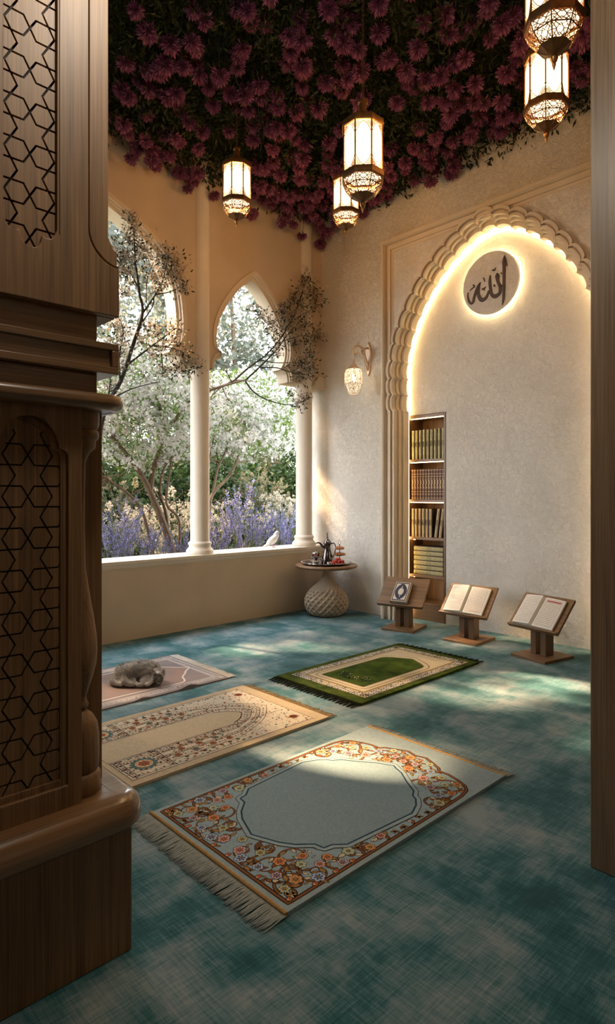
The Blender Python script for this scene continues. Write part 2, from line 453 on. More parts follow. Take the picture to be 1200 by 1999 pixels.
# round medallion with the calligraphy
md = thing('wall_medallion', 'round plaster medallion with dark calligraphy, glowing from behind, inside the arch', 'wall sign', (.19, -1.985, 3.062))
m_ = MB(); RM = Matrix.Rotation(R(-90), 4, 'Y')
m_.lathe([(.262, -.012), (.272, -.008), (.272, .006), (.266, .012)], 72, M=RM); m_.build('disc', M_PLASTER, md)
m_ = MB(); m_.tube([(.028, .235 * math.cos(2 * PI * k / 64), .235 * math.sin(2 * PI * k / 64)) for k in range(65)], .008, 6); m_.build('halo_light', emit('halo', (1.0, .80, .46), 40.0), md)
CALLI = [([(-0.1409, 0.1973), (-0.1358, 0.156), (-0.1358, 0.0894), (-0.1347, -0.0054), (-0.1327, -0.1), (-0.1285, -0.1751), (-0.1192, -0.2254)], [0.00156, 0.01352, 0.01352, 0.01248, 0.01144, 0.00936, 0.00104]), ([(-0.145, 0.1819), (-0.1533, 0.1368), (-0.1645, 0.0949)], [0.00312, 0.00728, 0.00104]), ([(-0.0749, 0.0628), (-0.0697, 0.0378), (-0.0802, -0.0153), (-0.0985, -0.0629), (-0.0932, -0.1143), (-0.0513, -0.133), (-0.0168, -0.1055), (-0.0061, -0.0497), (-0.0008, 0.0098), (-0.0045, 0.0621)], [0.00416, 0.0156, 0.01248, 0.01352, 0.01352, 0.01768, 0.01352, 0.01248, 0.01144, 0.00416]), ([(-0.0776, 0.0477), (-0.0932, 0.0187)], [0.0104, 0.00156]), ([(0.0072, -0.0658), (0.0341, -0.1224), (0.0776, -0.1342), (0.1078, -0.0903), (0.1094, -0.0358), (0.0913, 0.0259)], [0.00728, 0.01248, 0.01768, 0.01352, 0.0104, 0.00312]), ([(0.0913, 0.0235), (0.1216, -0.0181), (0.1521, -0.0896), (0.1633, -0.1316), (0.1857, -0.1413), (0.2083, -0.1112), (0.2179, -0.0641), (0.214, -0.0351)], [0.00416, 0.01144, 0.01144, 0.0104, 0.00936, 0.00832, 0.0052, 0.00104]), ([(-0.0985, -0.051), (-0.1218, -0.0592)], [0.00728, 0.00624]), ([(-0.0221, 0.1033), (-0.0301, 0.0964), (-0.0381, 0.1039), (-0.0418, 0.0932), (-0.0513, 0.1003), (-0.0523, 0.1168)], [0.00312, 0.00416, 0.00312, 0.00416, 0.00416, 0.00208]), ([(0.0602, 0.0571), (0.0477, 0.0197)], [0.00468, 0.00312]), ([(0.0749, -0.0394), (0.0558, -0.0392), (0.0396, -0.0262)], [0.00728, 0.00624, 0.00208]), ([(0.0558, -0.0417), (0.0531, -0.0594)], [0.00416, 0.00156]), ([(0.197, -0.0218), (0.1633, -0.0053), (0.1493, 0.0011), (0.1594, 0.021), (0.1633, 0.0071)], [0.00208, 0.00416, 0.00416, 0.00364, 0.00208]), ([(-0.0449, -0.028), (-0.0433, -0.042), (-0.0539, -0.0471)], [0.00468, 0.00468, 0.0026]), ([(-0.1099, 0.0583), (-0.1099, 0.0439)], [0.00416, 0.0026])]
k_ = MB()
def brush(pts, hw):
    pts = smooth(pts, 5); h = smooth([(w, 0) for w in hw], 5)
    L, Q = [], []
    for i, p in enumerate(pts):
        q0, q1 = pts[max(i - 1, 0)], pts[min(i + 1, len(pts) - 1)]
        dx, dz = q1[0] - q0[0], q1[1] - q0[1]; l = math.hypot(dx, dz) or 1
        L.append((p[0] - dz / l * h[i][0], p[1] + dx / l * h[i][0])); Q.append((p[0] + dz / l * h[i][0], p[1] - dx / l * h[i][0]))
    n = len(L)
    vs = [YZ(*p, x) for x in (-.019, -.011) for c in (L, Q) for p in c]; fs = []
    for i in range(n - 1):
        A, B, C_, D = i, n + i, 2 * n + i, 3 * n + i
        fs += [(A, A + 1, B + 1, B), (C_, D, D + 1, C_ + 1), (A, C_, C_ + 1, A + 1), (B, B + 1, D + 1, D)]
    for i in (0, n - 1): fs.append((i, n + i, 3 * n + i, 2 * n + i))
    k_.add(vs, fs)
for pts, hw in CALLI: brush(pts, hw)
k_.build('calligraphy', plain('dark_bronze', (.035, .016, .009), .5, 0, .1), md)

# ceiling and the unseen far sides of the room
cl = MB(); cl.box(-7, .62, -7, .24, 4.4, 4.5); struct(cl.build('ceiling', plain('dark_ceiling', (.05, .04, .03), .9)))
wb_ = MB(); wb_.box(-7.1, -7, -7, .24, -.1, 4.5); struct(wb_.build('wall_back', M_PLASTER2))
wb_ = MB(); wb_.box(-7.1, .62, -7.1, -7, -.1, 4.5); struct(wb_.build('wall_front', M_PLASTER2))

# ------------------------------------------------------------------ recessed bookshelf
bs = thing('bookshelf', 'narrow recessed wooden bookshelf with lit shelves set in the plaster wall', 'bookshelf', (.236, -1.2835, 0))
def part(nm, mt, parent, *boxes, bevel=.002):
    b = MB()
    for x in boxes: b.box(*x)
    return b.build(nm, mt, parent, bevel=bevel)
part('back_panel', M_WZ, bs, (.215, .225, -.205, .205, .12, 1.985))
part('side_panel', M_OZ, bs, (-.012, .225, .203, .2155, .0, 1.985)); part('side_panel', M_OZ, bs, (-.012, .225, -.2155, -.196, .0, 1.985))
part('kickboard', M_OY, bs, (-.006, .2, -.196, .203, 0, .155))
SH = [1.555, 1.165, .80, .435]
part('top_board', M_OY, bs, (-.012, .225, -.196, .203, 1.955, 1.985))
for z in SH + [.155]:
    part('shelf', M_OY, bs, (-.010, .215, -.196, .203, z - (.026 if z > .2 else 0), z if z > .2 else z + .012))
for z in [1.955] + [s - .026 for s in SH[:2]]:
    b = MB(); b.box(.002, .012, -.19, .198, z - .007, z - .0005); b.build('light_strip', M_LED2, bs)
for z in [s - .026 for s in SH[2:]]:
    b = MB(); b.lathe([(.009, -.006), (.009, -.0005)], 12, (.03, .17, z)); b.build('spot_light', emit('spot', (1.0, .62, .26), 30.0), bs)

# books
M_GREEN_B = plain('sage_cloth', (.40, .36, .17), .6, 0, .15, 60); M_GILT = plain('gilt', (.10, .055, .02), .5); M_TAN_B = plain('tan_cloth', (.42, .31, .16), .6, 0, .15, 60)
M_LEATHER = plain('red_leather', (.13, .05, .03), .5, 0, .3, 50); M_GOLD = plain('gold_leaf', (.65, .48, .24), .4, .3); M_PAPER = plain('paper_edge', (.62, .53, .38), .8)
M_COVER_GAP = plain('dark_cover_and_gap', (.05, .03, .015), .6)  # book covers; on shelved books the dark boards also paint gap shade
def book_mesh(h, t, w, style):
    """spine faces -x, stands on z = 0, thickness along y"""
    b = MB(); r = t / 2; rs = r - .0042
    b.mat(0); prof = [(-.0 - .006 * math.cos(a), rs * math.sin(a)) for a in np.linspace(-PI / 2, PI / 2, 9)]
    b.prism([(x, y) for x, y in prof] + [(.02, rs), (.02, -rs)], lambda a, c, d: Vector((a, c, d)), 0, h)
    b.mat(1); b.box(-.001, w, -r, -r + .0042, 0, h); b.box(-.001, w, r - .0042, r, 0, h)
    b.mat(2); b.box(.02, w - .006, -r + .0042, r - .0042, .004, h - .004)
    b.mat(3)
    if style == 'oval':
        zc = h * .52
        for a0 in (0,):
            ring = [( .0045 * math.cos(a) * r / .018 , zc + .026 * math.sin(a)) for a in np.linspace(0, 2 * PI, 21)]
            b.tube([(-.0072, y * 1.6, z) for y, z in ring], .0016, 5)
        for z in (.02, .035, h - .035, h - .02): b.box(-.0066, -.004, -r * .6, r * .6, z, z + .0015)
        for q in range(5): b.box(-.0066, -.005, -r * .12, r * .12, h * .68 + q * .012, h * .68 + q * .012 + .005)
        for q in range(5): b.box(-.0066, -.005, -r * .12, r * .12, h * .22 + q * .012, h * .22 + q * .012 + .005)
    else:
        for z in (.012, .05, .075, h - .075, h - .05, h - .014): b.box(-.0066, -.004, -r * .8, r * .8, z, z + .003)
        rg = random.Random(int(h * 1e4) + int(t * 1e5))
        for q in range(16):
            z = h * .35 + q * h * .35 / 16
            y = rg.uniform(-r * .5, r * .5); b.box(-.0075, -.004, y - r * .25, y + r * .25, z, z + rg.uniform(.002, .008))
    return b
ordn = ['first', 'second', 'third', 'fourth', 'fifth', 'sixth', 'seventh', 'eighth', 'ninth', 'tenth', 'eleventh', 'twelfth']
meA = book_mesh(.285, .036, .16, 'oval').mesh('book', [M_GREEN_B, M_COVER_GAP, M_PAPER, M_GILT])
meB = book_mesh(.295, .0285, .16, 'ornate').mesh('book', [M_LEATHER, M_LEATHER, M_PAPER, M_GOLD])
meC = book_mesh(.275, .036, .16, 'oval').mesh('book', [M_TAN_B, M_COVER_GAP, M_PAPER, M_GILT])
meD = book_mesh(.335, .045, .16, 'oval').mesh('book', [M_GREEN_B, M_COVER_GAP, M_PAPER, M_GILT])
Y0 = -1.2835
for k in range(9):
    o = link('book', meA, None, (.252, Y0 + .175 - k * .0432, SH[0])); tag(o, 'sage green book, %s from the left on the top shelf' % ordn[k], 'book', 'sage green books on the top shelf')
for k in range(12):
    o = link('book', meB, None, (.252, Y0 + .180 - k * .0324, SH[1])); tag(o, 'dark red gilt book, %s from the left on the second shelf' % ordn[k], 'book', 'red leather books on the second shelf')
for k in range(8):
    y = Y0 + .178 - k * .0415 if k < 6 else Y0 - .088 - (k - 6) * .049
    o = link('book', meC, None, (.252, y, SH[2]))
    if k >= 6:
        o.rotation_euler = (R(7.5), 0, 0); o.location.z += .0025; o.location.y -= .0
    tag(o, ('tan book standing upright, %s from the left on the third shelf' if k < 6 else 'tan book leaning over, %s from the left on the third shelf') % ordn[k], 'book', 'tan books on the third shelf')
names = ['bottommost', 'second from the bottom', 'third from the bottom', 'fourth from the bottom', 'second from the top', 'topmost']
for k in range(6):
    o = link('book', meD, None, (.252, Y0 + .165 - .003 * (k % 2), SH[3] + .0226 + k * .0462)); o.rotation_euler = (R(90), 0, 0)
    tag(o, 'olive book lying flat in the stack on the fourth shelf, ' + names[k], 'book', 'books stacked flat on the fourth shelf')
# ------------------------------------------------------------------ carved wooden pier (left foreground)
XL = -5.2
pier = thing('wooden_pier', 'large dark carved wooden pier with star lattice panels, standing at the left', 'pier', (-4.2, -3.2, 0))
off_p = Vector((-4.2, -3.2, 0))
def pbox(nm, mt, x0, x1, y0, y1, z0, z1, bevel=.003, parent=pier):
    b = MB(); b.box(x0 - off_p.x, x1 - off_p.x, y0 - off_p.y, y1 - off_p.y, z0, z1); return b.build(nm, mt, parent, bevel=bevel)
pbox('plinth', M_WZ, XL, -3.866, -3.26, -2.95, 0, .345)
b = MB()                                   # thick rounded slab
prof = [(-.0, .345), (-.032, .345)] + [(-.045 - .03 * 0 + (-.0) , .36)]
sl_prof = [(.0, .343), (.038, .343), (.046, .350), (.049, .364), (.048, .384), (.040, .404), (.026, .417), (.010, .422), (-.03, .423)]
def sweep_rim(mb, prof, x0, x1, y0, y1, rad=.03):
    """profile (outward, z) swept along front edge, round the right corner and back"""
    path = [((x0, y0), (0, -1))] + [((x1 - rad + rad * math.sin(a), y0 + rad - rad * math.cos(a)), (math.sin(a), -math.cos(a))) for a in np.linspace(0, PI / 2, 9)] + [((x1, y1), (1, 0))]
    n = len(prof); vs = []
    for (p, d) in path:
        for o, z in prof: vs.append((p[0] + d[0] * o - off_p.x, p[1] + d[1] * o - off_p.y, z))
    fs = []
    for i in range(len(path) - 1):
        for j in range(n - 1): fs.append((i * n + j, i * n + j + 1, (i + 1) * n + j + 1, (i + 1) * n + j))
    mb.add(vs, fs)
b = MB(); sweep_rim(b, sl_prof, XL, -3.880, -3.258, -2.95, .034)
b.box(XL - off_p.x, -3.898 - off_p.x, -3.238 - off_p.y, -2.95 - off_p.y, .35, .4222)
b.build('plinth_slab', M_WX, pier)
# shaft with arched lattice panel
def frame_plate(mb, outer, hole, y0, y1):
    """plate with one hole, split into a left and right half so each is a simple outline"""
    xc = (max(p[0] for p in hole) + min(p[0] for p in hole)) / 2
    mb.prism(outer, lambda a, c, d: Vector((a - off_p.x, d - off_p.y, c)), y0, y1)
FN = lambda a, c, d: Vector((a - off_p.x, d - off_p.y, c))
PC = -4.118
def arch_panel(w, z0, zs, za, inset):
    """multifoil arch outline, right half then left half, from bottom right"""
    w -= inset; za -= inset * 1.2
    r = [(w, z0 + inset), (w, zs - .01)] + [(w - .030 * (1 - math.cos(a)) , zs + .022 * math.sin(a)) for a in np.linspace(0.2, 1.35, 6)]
    cx = r[-1][0]; cz = r[-1][1] + .004
    r += [(cx * math.cos(t) ** .9 if t < PI / 2 - .01 else 0, cz + (za - cz) * (math.sin(t) ** 1.25)) for t in np.linspace(0.0, PI / 2, 9)]
    return r
def plate_with_arch(mb, xc, half, xl, xr, zb, zt, y0, y1):
    R_ = [(xc + a, z) for a, z in half]; L_ = [(xc - a, z) for a, z in half]
    mb.prism([(xc, zb), (xr, zb), (xr, zt), (xc, zt)] + R_[::-1] + [(xc, R_[0][1])], FN, y0, y1)
    mb.prism([(xc, zb), (xc, L_[0][1])] + L_ + [(xc, zt), (xl, zt), (xl, zb)], FN, y0, y1)
pbox('shaft_core', M_WZ, XL, -3.993, -3.215, -2.95, .42, 1.425)
pbox('shaft_core', M_WZ, -3.993, -3.893, -3.141, -2.95, .42, 1.425)
b = MB(); plate_with_arch(b, PC, arch_panel(.092, .478, 1.295, 1.392, 0), XL, -3.991, .42, 1.425, -3.237, -3.214); shaft_frame = b.build('shaft_frame', M_WZ, pier, bevel=.002)
b = MB(); plate_with_arch(b, PC, arch_panel(.092, .478, 1.295, 1.392, .016), PC - .10, PC + .10, .46, 1.41, -3.228, -3.214); b.build('panel_moulding', M_WZ, shaft_frame, bevel=.003)
def lattice(nm, mt, xc, zc0, a, x0, x1, z0, z1, y0, y1, groove, parent):
    """six-pointed stars and hexagons with open grooves between"""
    m = MB(); h = a * math.sqrt(3) / 2
    def clip(poly):
        for ax, lim, sgn in ((0, x0, 1), (0, x1, -1), (1, z0, 1), (1, z1, -1)):
            out = []
            for i in range(len(poly)):
                p, q = poly[i - 1], poly[i]
                dp, dq = (p[ax] - lim) * sgn, (q[ax] - lim) * sgn
                if (dp >= 0) != (dq >= 0):
                    t = dp / (dp - dq); out.append((p[0] + (q[0] - p[0]) * t, p[1] + (q[1] - p[1]) * t))
                if dq >= 0: out.append(q)
            poly = out
            if len(poly) < 3: return None
        return poly
    def cell(cx, cz, pts):
        p = clip([(cx + u, cz + v) for u, v in pts])
        if p:
            q = [p[0]]
            for s in p[1:]:
                if math.hypot(s[0] - q[-1][0], s[1] - q[-1][1]) > 1e-5: q.append(s)
            if math.hypot(q[0][0] - q[-1][0], q[0][1] - q[-1][1]) < 1e-5: q.pop()
            if len(q) > 2: m.prism(q, FN, y0, y1)
    star = []; g = groove / 2
    for k in range(12):
        r = (a / 2 - g * 2.0) if k % 2 == 0 else (a * .2887 - g * 1.0)
        t = PI / 2 + k * PI / 6; star.append((r * math.cos(t), r * math.sin(t)))
    hexa = [((a * .2887 - g * 1.15) * math.cos(k * PI / 3), (a * .2887 - g * 1.15) * math.sin(k * PI / 3)) for k in range(6)]
    for i in range(-4, 5):
        for j in range(-3, int((z1 - z0) / a) + 4):
            cx = xc + i * h; cz = zc0 + j * a + (a / 2 if i % 2 else 0)
            cell(cx, cz, star)
            cell(cx + a * .57735, cz, hexa); cell(cx + a * .2887, cz + a / 2, hexa)
    return m.build(nm, mt, parent)
pbox('panel_ground', M_WG, PC - .095, PC + .095, -3.217, -3.2145, .46, 1.41, 0)
lattice('star_lattice', M_WZ, PC, .545, .1005, PC - .0905, PC + .0905, .47, 1.40, -3.2225, -3.2165, .0042, shaft_frame)
b = MB()                                   # turned corner column
cp = [(.050, .423), (.052, .43), (.052, .468), (.048, .474), (.044, .478), (.047, .485), (.049, .51), (.049, .565), (.044, .60), (.032, .622), (.020, .632), (.016, .638), (.020, .643), (.022, .650), (.018, .658), (.016, .668), (.022, .69), (.032, .72), (.041, .755), (.044, .79), (.042, .83), (.036, .875), (.028, .92), (.021, .965), (.014, 1.01), (.012, 1.20), (.014, 1.29), (.026, 1.315), (.038, 1.325), (.040, 1.335), (.040, 1.346), (.046, 1.350), (.048, 1.36), (.046, 1.371), (.041, 1.374), (.046, 1.380), (.049, 1.39), (.049, 1.42)]
b.lathe(cp, 32, (-3.9675 - off_p.x, -3.1685 - off_p.y, 0)); b.build('corner_column', M_WZ, pier, angle=60)
b = MB(); tp = [(.0, 1.420)] + [(.022 * math.cos(t) + .012, 1.441 + .021 * math.sin(t)) for t in np.linspace(-PI / 2, PI / 2, 11)] + [(-.03, 1.462)]
sweep_rim(b, tp, XL, -3.905, -3.245, -2.95, .035); b.box(XL - off_p.x, -3.908 - off_p.x, -3.242 - off_p.y, -2.95 - off_p.y, 1.4205, 1.4612); b.build('round_moulding', M_WX, pier)
pbox('neck', M_WX, XL, -3.95, -3.235, -2.98, 1.461, 1.515); pbox('neck', M_WX, XL, -3.95, -3.235, -2.98, 1.592, 1.665)
cornice = pbox('cornice', M_WX, XL, -3.904, -3.252, -3.0, 1.514, 1.593)
b = MB()                                   # raised rim of the cornice leaves a sunk panel
for z0, z1 in ((1.514, 1.532), (1.575, 1.593)): b.box(XL - off_p.x, -3.904 - off_p.x, -3.262 - off_p.y, -3.251 - off_p.y, z0, z1)
b.box(-3.922 - off_p.x, -3.904 - off_p.x, -3.262 - off_p.y, -3.251 - off_p.y, 1.532, 1.575); b.build('cornice_rim', M_WX, cornice, bevel=.002)
# tall upper board
ZT = 4.4
UC = -4.124
half_u = [(.0, 1.787)] + [(.020 * math.sin(t) ** .8 * 1.2, 1.787 + .028 * (1 - math.cos(t))) for t in np.linspace(.3, 1.4, 5)] + [(.026, 1.822), (.034, 1.817), (.046, 1.818), (.055, 1.828), (.061, 1.845), (.061, ZT - .1)]
b = MB()
arc = [(-3.903 - .082 * math.sin(t), 1.872 - .082 * math.cos(t)) for t in np.linspace(0, PI / 2, 10)]
Rr_ = [(UC + a, z) for a, z in half_u]; Ll_ = [(UC - a, z) for a, z in half_u]
b.prism([(UC, 1.664), (-3.903, 1.664)] + arc + [(-3.985, ZT), (UC, ZT), (UC, ZT - .1)] + Rr_[::-1], FN, -3.262, -3.243)
b.prism([(UC, 1.664)] + Ll_ + [(UC, ZT - .1), (UC, ZT), (XL, ZT), (XL, 1.664)], FN, -3.262, -3.243)
upper_board = b.build('upper_board', M_WZ, pier, bevel=.002)
b = MB()
arc2 = [(-3.903 - .07 * math.sin(t), 1.878 - .07 * math.cos(t)) for t in np.linspace(0, PI / 2, 10)]
b.prism([(XL, 1.664), (-3.903, 1.664), (-3.903, 1.80)] + arc2[:3] + [(-3.927, 1.835), (-3.927, ZT), (XL, ZT)], FN, -3.2375, -2.98); b.build('upper_core', M_WZ, pier, bevel=.003)
b = MB(); b.prism([(-3.903, 1.802)] + [(x + .007, z + .008) for x, z in arc] + [(-3.978, ZT), (-3.927, ZT), (-3.927, 1.87), (-3.912, 1.84), (-3.903, 1.838)], FN, -3.250, -3.236); b.build('outer_stile', M_WZ, pier, bevel=.004)
b = MB(); b.prism([(x - .004, z - .004) for x, z in arc] + [(-3.989, ZT), (-3.974, ZT)] + [(x + .012, z + .012) for x, z in arc][::-1], FN, -3.2395, -3.2378); b.build('groove', M_WG, pier)  # dark strip in the gap, shade of the groove put into colour
pbox('upper_ground', M_WG, UC - .07, UC + .07, -3.2415, -3.237, 1.77, ZT - .08, 0)
lattice('upper_lattice', M_WZ, UC, 1.86, .099, UC - .0615, UC + .0615, 1.775, ZT - .1, -3.2535, -3.241, .0052, upper_board)
b = MB(); b.box(-4.0585 - off_p.x, -4.0565 - off_p.x, -3.2627 - off_p.y, -3.2615 - off_p.y, 1.835, ZT); b.build('groove_shade_line', M_WG, pier)  # thin dark strip laid on the board as a groove's shade

# wooden post at the right edge
post = MB(); post.box(0, .30, -1.2, 0, 0, 4.395)
tag(post.build('wooden_post', M_WZL, None, (-2.622, -3.949, 0), bevel=.004), 'tall plain wooden post cut off by the right edge of the view', 'post')

# ------------------------------------------------------------------ hanging lanterns
M_BRASS = plain('aged_brass', (.30, .15, .05), .38, .85, .25, 40); M_BRASS_D = plain('dark_brass', (.16, .08, .03), .45, .7, .25, 40)
def pane_mat():
    m, nt, b = new_mat('frosted_lamp_glass')
    e = nt.nodes.new('ShaderNodeEmission'); t = nt.nodes.new('ShaderNodeBsdfTransparent'); mx = nt.nodes.new('ShaderNodeMixShader')
    t.inputs[0].default_value = (1, .82, .55, 1)
    nt.links.new(ramp(nt, noise(nt, coords(nt), 14, 3), [(.3, (1.0, .80, .50)), (.7, (1.0, .86, .60))]), e.inputs[0]); e.inputs[1].default_value = 2.0
    mx.inputs[0].default_value = .55
    nt.links.new(t.outputs[0], mx.inputs[1]); nt.links.new(e.outputs[0], mx.inputs[2]); nt.links.new(mx.outputs[0], nt.nodes['Material Output'].inputs[0])
    return m
M_PANE = pane_mat(); M_BULB = emit('lamp_bulb', (1.0, .80, .45), 25.0)
LAMP_W = 42.0
def octo(r, z, k, rot): a = rot + k * PI / 4; return Vector((r * math.cos(a), r * math.sin(a), z))
def strip(mb, p, q, n, w, th):
    """flat bar from p to q lying on a face with normal n"""
    d = (q - p).normalized(); s = d.cross(n).normalized() * w / 2; t = n * th / 2
    vs = [x + a * s + b_ * t for x in (p, q) for a in (-1, 1) for b_ in (-1, 1)]
    mb.add(vs, [(0, 1, 3, 2), (4, 6, 7, 5), (0, 4, 5, 1), (2, 3, 7, 6), (0, 2, 6, 4), (1, 5, 7, 3)])
def lantern_parts(t, rot, chain_len):
    Rr, H = .108, .232
    cap = MB(); cap.lathe([(Rr + .006, H + .004), (Rr + .008, H + .012), (Rr + .006, H + .036), (Rr - .004, H + .040), (.075, H + .062), (.036, H + .080), (.030, H + .086)], 8, rot=rot)
    cap_o = cap.build('cap', M_BRASS, t, angle=20)
    nk = MB(); nk.lathe([(.034, H + .084), (.034, H + .092), (.021, H + .096), (.021, H + .142), (.026, H + .146), (.026, H + .160), (.018, H + .166)], 20); nk.build('neck', M_BRASS, cap_o)
    fr = MB()
    for k in range(8):
        fr.tube([octo(Rr, 0, k, rot), octo(Rr, H + .01, k, rot)], .0042, 6)
    for k in range(8):                      # filigree corners of each pane
        a, b_ = octo(Rr + .001, 0, k, rot), octo(Rr + .001, 0, k + 1, rot)
        n = Vector((math.cos(rot + (k + .5) * PI / 4), math.sin(rot + (k + .5) * PI / 4), 0)); W = (b_ - a)
        P = lambda u, z: a + W * u + Vector((0, 0, z))
        for (zb, sg) in ((.004, 1), (H - .002, -1)):
            arc_ = [P(.04 + .46 * i / 7, zb + sg * (.052 * (1 - i / 7) ** 1.6 + .002)) for i in range(8)]
            arc2_ = [P(1 - (.04 + .46 * i / 7), zb + sg * (.052 * (1 - i / 7) ** 1.6 + .002)) for i in range(8)]
            for A in (arc_, arc2_):
                for i in range(7): strip(fr, A[i], A[i + 1], n, .0022, .002)
            for u0 in (0, 1):
                for i in range(1, 4):
                    u = .09 * i; f = lambda x: x if u0 == 0 else 1 - x
                    strip(fr, P(f(.03), zb + sg * .012 * i), P(f(u + .05), zb + sg * .004), n, .0014, .002)
                    strip(fr, P(f(u), zb), P(f(u * .8 + .01), zb + sg * .034 * (1 - u * 2)), n, .0014, .002)
    fr.build('frame', M_BRASS, t)
    rim = MB(); rim.lathe([(Rr - .006, .003), (Rr + .007, .003), (Rr + .009, -.004), (Rr + .007, -.026), (Rr + .002, -.030), (Rr - .006, -.030)], 8, rot=rot); 
    rim.f.pop(); rim.f.pop(); rim.m.pop(); rim.m.pop()
    rim.build('rim', M_BRASS_D, t, angle=20)
    for k in range(8):
        p = MB(); a, b_ = octo(Rr - .003, .002, k, rot), octo(Rr - .003, .002, k + 1, rot); h = Vector((0, 0, H))
        n = Vector((math.cos(rot + (k + .5) * PI / 4), math.sin(rot + (k + .5) * PI / 4), 0)) * .002
        p.add([a, b_, b_ + h, a + h, a - n, b_ - n, b_ + h - n, a + h - n], [(0, 1, 2, 3), (7, 6, 5, 4), (0, 4, 5, 1), (2, 6, 7, 3), (1, 5, 6, 2), (0, 3, 7, 4)])
        p.build('pane', M_PANE, t)
    bw = MB()
    tiers = [(Rr + .003, -.028), (Rr - .012, -.066), (.062, -.108), (.030, -.128)]
    for k in range(8):
        for (r0, z0), (r1, z1) in zip(tiers[:-1], tiers[1:]):
            a, b_, c_, d_ = octo(r0, z0, k, rot), octo(r0, z0, k + 1, rot), octo(r1, z1, k + 1, rot), octo(r1, z1, k, rot)
            n = (b_ - a).cross(d_ - a).normalized()
            Q = lambda u, v: (a * (1 - u) + b_ * u) * (1 - v) + (d_ * (1 - u) + c_ * u) * v
            strip(bw, a, d_, n, .005, .0022); strip(bw, a, b_, n, .005, .002)
            if r1 > .04:
                for A, B in (((.5, .1), (.75, .5)), ((.75, .5), (.5, .9)), ((.5, .9), (.25, .5)), ((.25, .5), (.5, .1)), ((.0, .0), (.30, .5)), ((.30, .5), (.0, 1)), ((1, 0), (.7, .5)), ((.7, .5), (1, 1)), ((.0, .5), (.25, .5)), ((.75, .5), (1, .5)), ((.15, 0), (.5, .3)), ((.85, 0), (.5, .3)), ((.1, 1), (.5, .7)), ((.9, 1), (.5, .7)), ((.25, 0), (.05, .35)), ((.75, 0), (.95, .35)), ((.35, 1), (.08, .65)), ((.65, 1), (.92, .65))):
                    strip(bw, Q(*A), Q(*B), n, .0028, .002)
    bw.lathe([(.062, -.1075), (.034, -.126), (.030, -.129), (.012, -.136)], 8, rot=rot)
    bowl_o = bw.build('bowl', M_BRASS_D, t, angle=20)
    fn = MB(); fn.lathe([(.008, -.130), (.012, -.138), (.016, -.150), (.012, -.162), (.006, -.170), (.008, -.174), (.002, -.196)], 16); fn.build('finial', M_BRASS, bowl_o)
    bu = MB(); bu.sphere((0, 0, .135), (.022, .022, .034), 14, 10); bu.lathe([(.012, .165), (.012, .24)], 10); bu.build('bulb', M_BULB, t)
    ch = MB(); z = H + .162
    for i in range(int(chain_len / .026)):
        ang = (i % 2) * PI / 2
        ring = [Vector((.007 * math.cos(q) * math.cos(ang), .007 * math.cos(q) * math.sin(ang), z + .016 + .017 * math.sin(q))) for q in np.linspace(0, 2 * PI, 11)]
        ch.tube(ring, .0018, 5, cap=False); z += .026
    ch.build('chain', M_BRASS_D, t)
def lantern(pos, rot, label):
    t = thing('hanging_lantern', label, 'lantern', pos, 0, 'octagonal brass lanterns hanging from the flowers')
    lantern_parts(t, rot, 4.40 - pos[2] - .394)
    for dz, e in ((.085, LAMP_W),):
        l = bpy.data.lights.new('lamp_light', 'POINT'); l.energy = e; l.color = (1.0, .64, .32); l.shadow_soft_size = .03
        o = bpy.data.objects.new('lamp_light', l); COL.objects.link(o); o.parent = t; o.location = (0, 0, dz)
def depth_pt(px, py, t):
    c, s = math.cos(YAW), math.sin(YAW); X = (px - 600) / FPX
    return CAM + Vector((c + X * s, s - X * c, (HOR - py) / FPX)) * t
FACE = lambda p, k=0: math.atan2(CAM.y - p.y, CAM.x - p.x) + PI / 8 + k
for (px, py, tt, k, lb) in ((462, 393, 4.51, .05, 'small lit brass lantern on its own in front of the left wall, leftmost of all'),
                            (708, 343, 3.19, .03, 'large lit brass lantern in the middle, hanging highest of the central pair'),
                            (675, 415, 4.94, 0, 'lit brass lantern partly hidden below and behind the large middle lantern'),
                            (1066, 207, 3.22, .36, 'lit brass lantern hanging lower at the upper right beside the wooden post'),
                            (1081, 40, 2.42, .30, 'nearest brass lantern, cut off by the top edge at the upper right')):
    p = depth_pt(px, py, tt); lantern(p, FACE(p, k), lb)

# wall sconce
scn = thing('wall_sconce', 'ornate pale scrolled wall bracket with a small perforated glass lantern', 'wall lamp', (.11, -.66, 2.44))
M_PALE = plain('pale_gilt', (.72, .56, .40), .35, .35, .1)
b = MB()
pl = [(0, -.02), (.018, .02), (.03, .06), (.022, .10), (.035, .16), (.040, .21), (.028, .27), (.012, .30), (0, .335)]
b.prism(pl + [(-y, z) for y, z in pl[1:-1]][::-1], lambda a, c, d: Vector((d, a, c)), -.022, -.001); b.build('back_plate', M_PALE, scn, bevel=.005)
b = MB()
b.tube(smooth([(-.015, 0, .06), (-.05, 0, .13), (-.075, 0, .19), (-.09, 0, .235), (-.14, 0, .262), (-.19, 0, .262), (-.235, 0, .235), (-.245, 0, .20), (-.225, 0, .175), (-.20, 0, .185), (-.205, 0, .205)], 5), [.015] * 20 + [.012] * 31, 8)
b.tube(smooth([(-.015, 0, .27), (-.05, 0, .26), (-.09, 0, .245), (-.12, 0, .215), (-.10, 0, .19), (-.075, 0, .20)], 5), .011, 8)
b.tube(smooth([(-.16, 0, .265), (-.165, 0, .29), (-.15, 0, .31)], 4), [.008] * 4 + [.003] * 5, 6)
b.tube(smooth([(-.02, 0, .04), (-.045, 0, .055), (-.04, 0, .085), (-.02, 0, .09)], 4), .009, 6)
b.build('scroll_arm', M_PALE, scn)
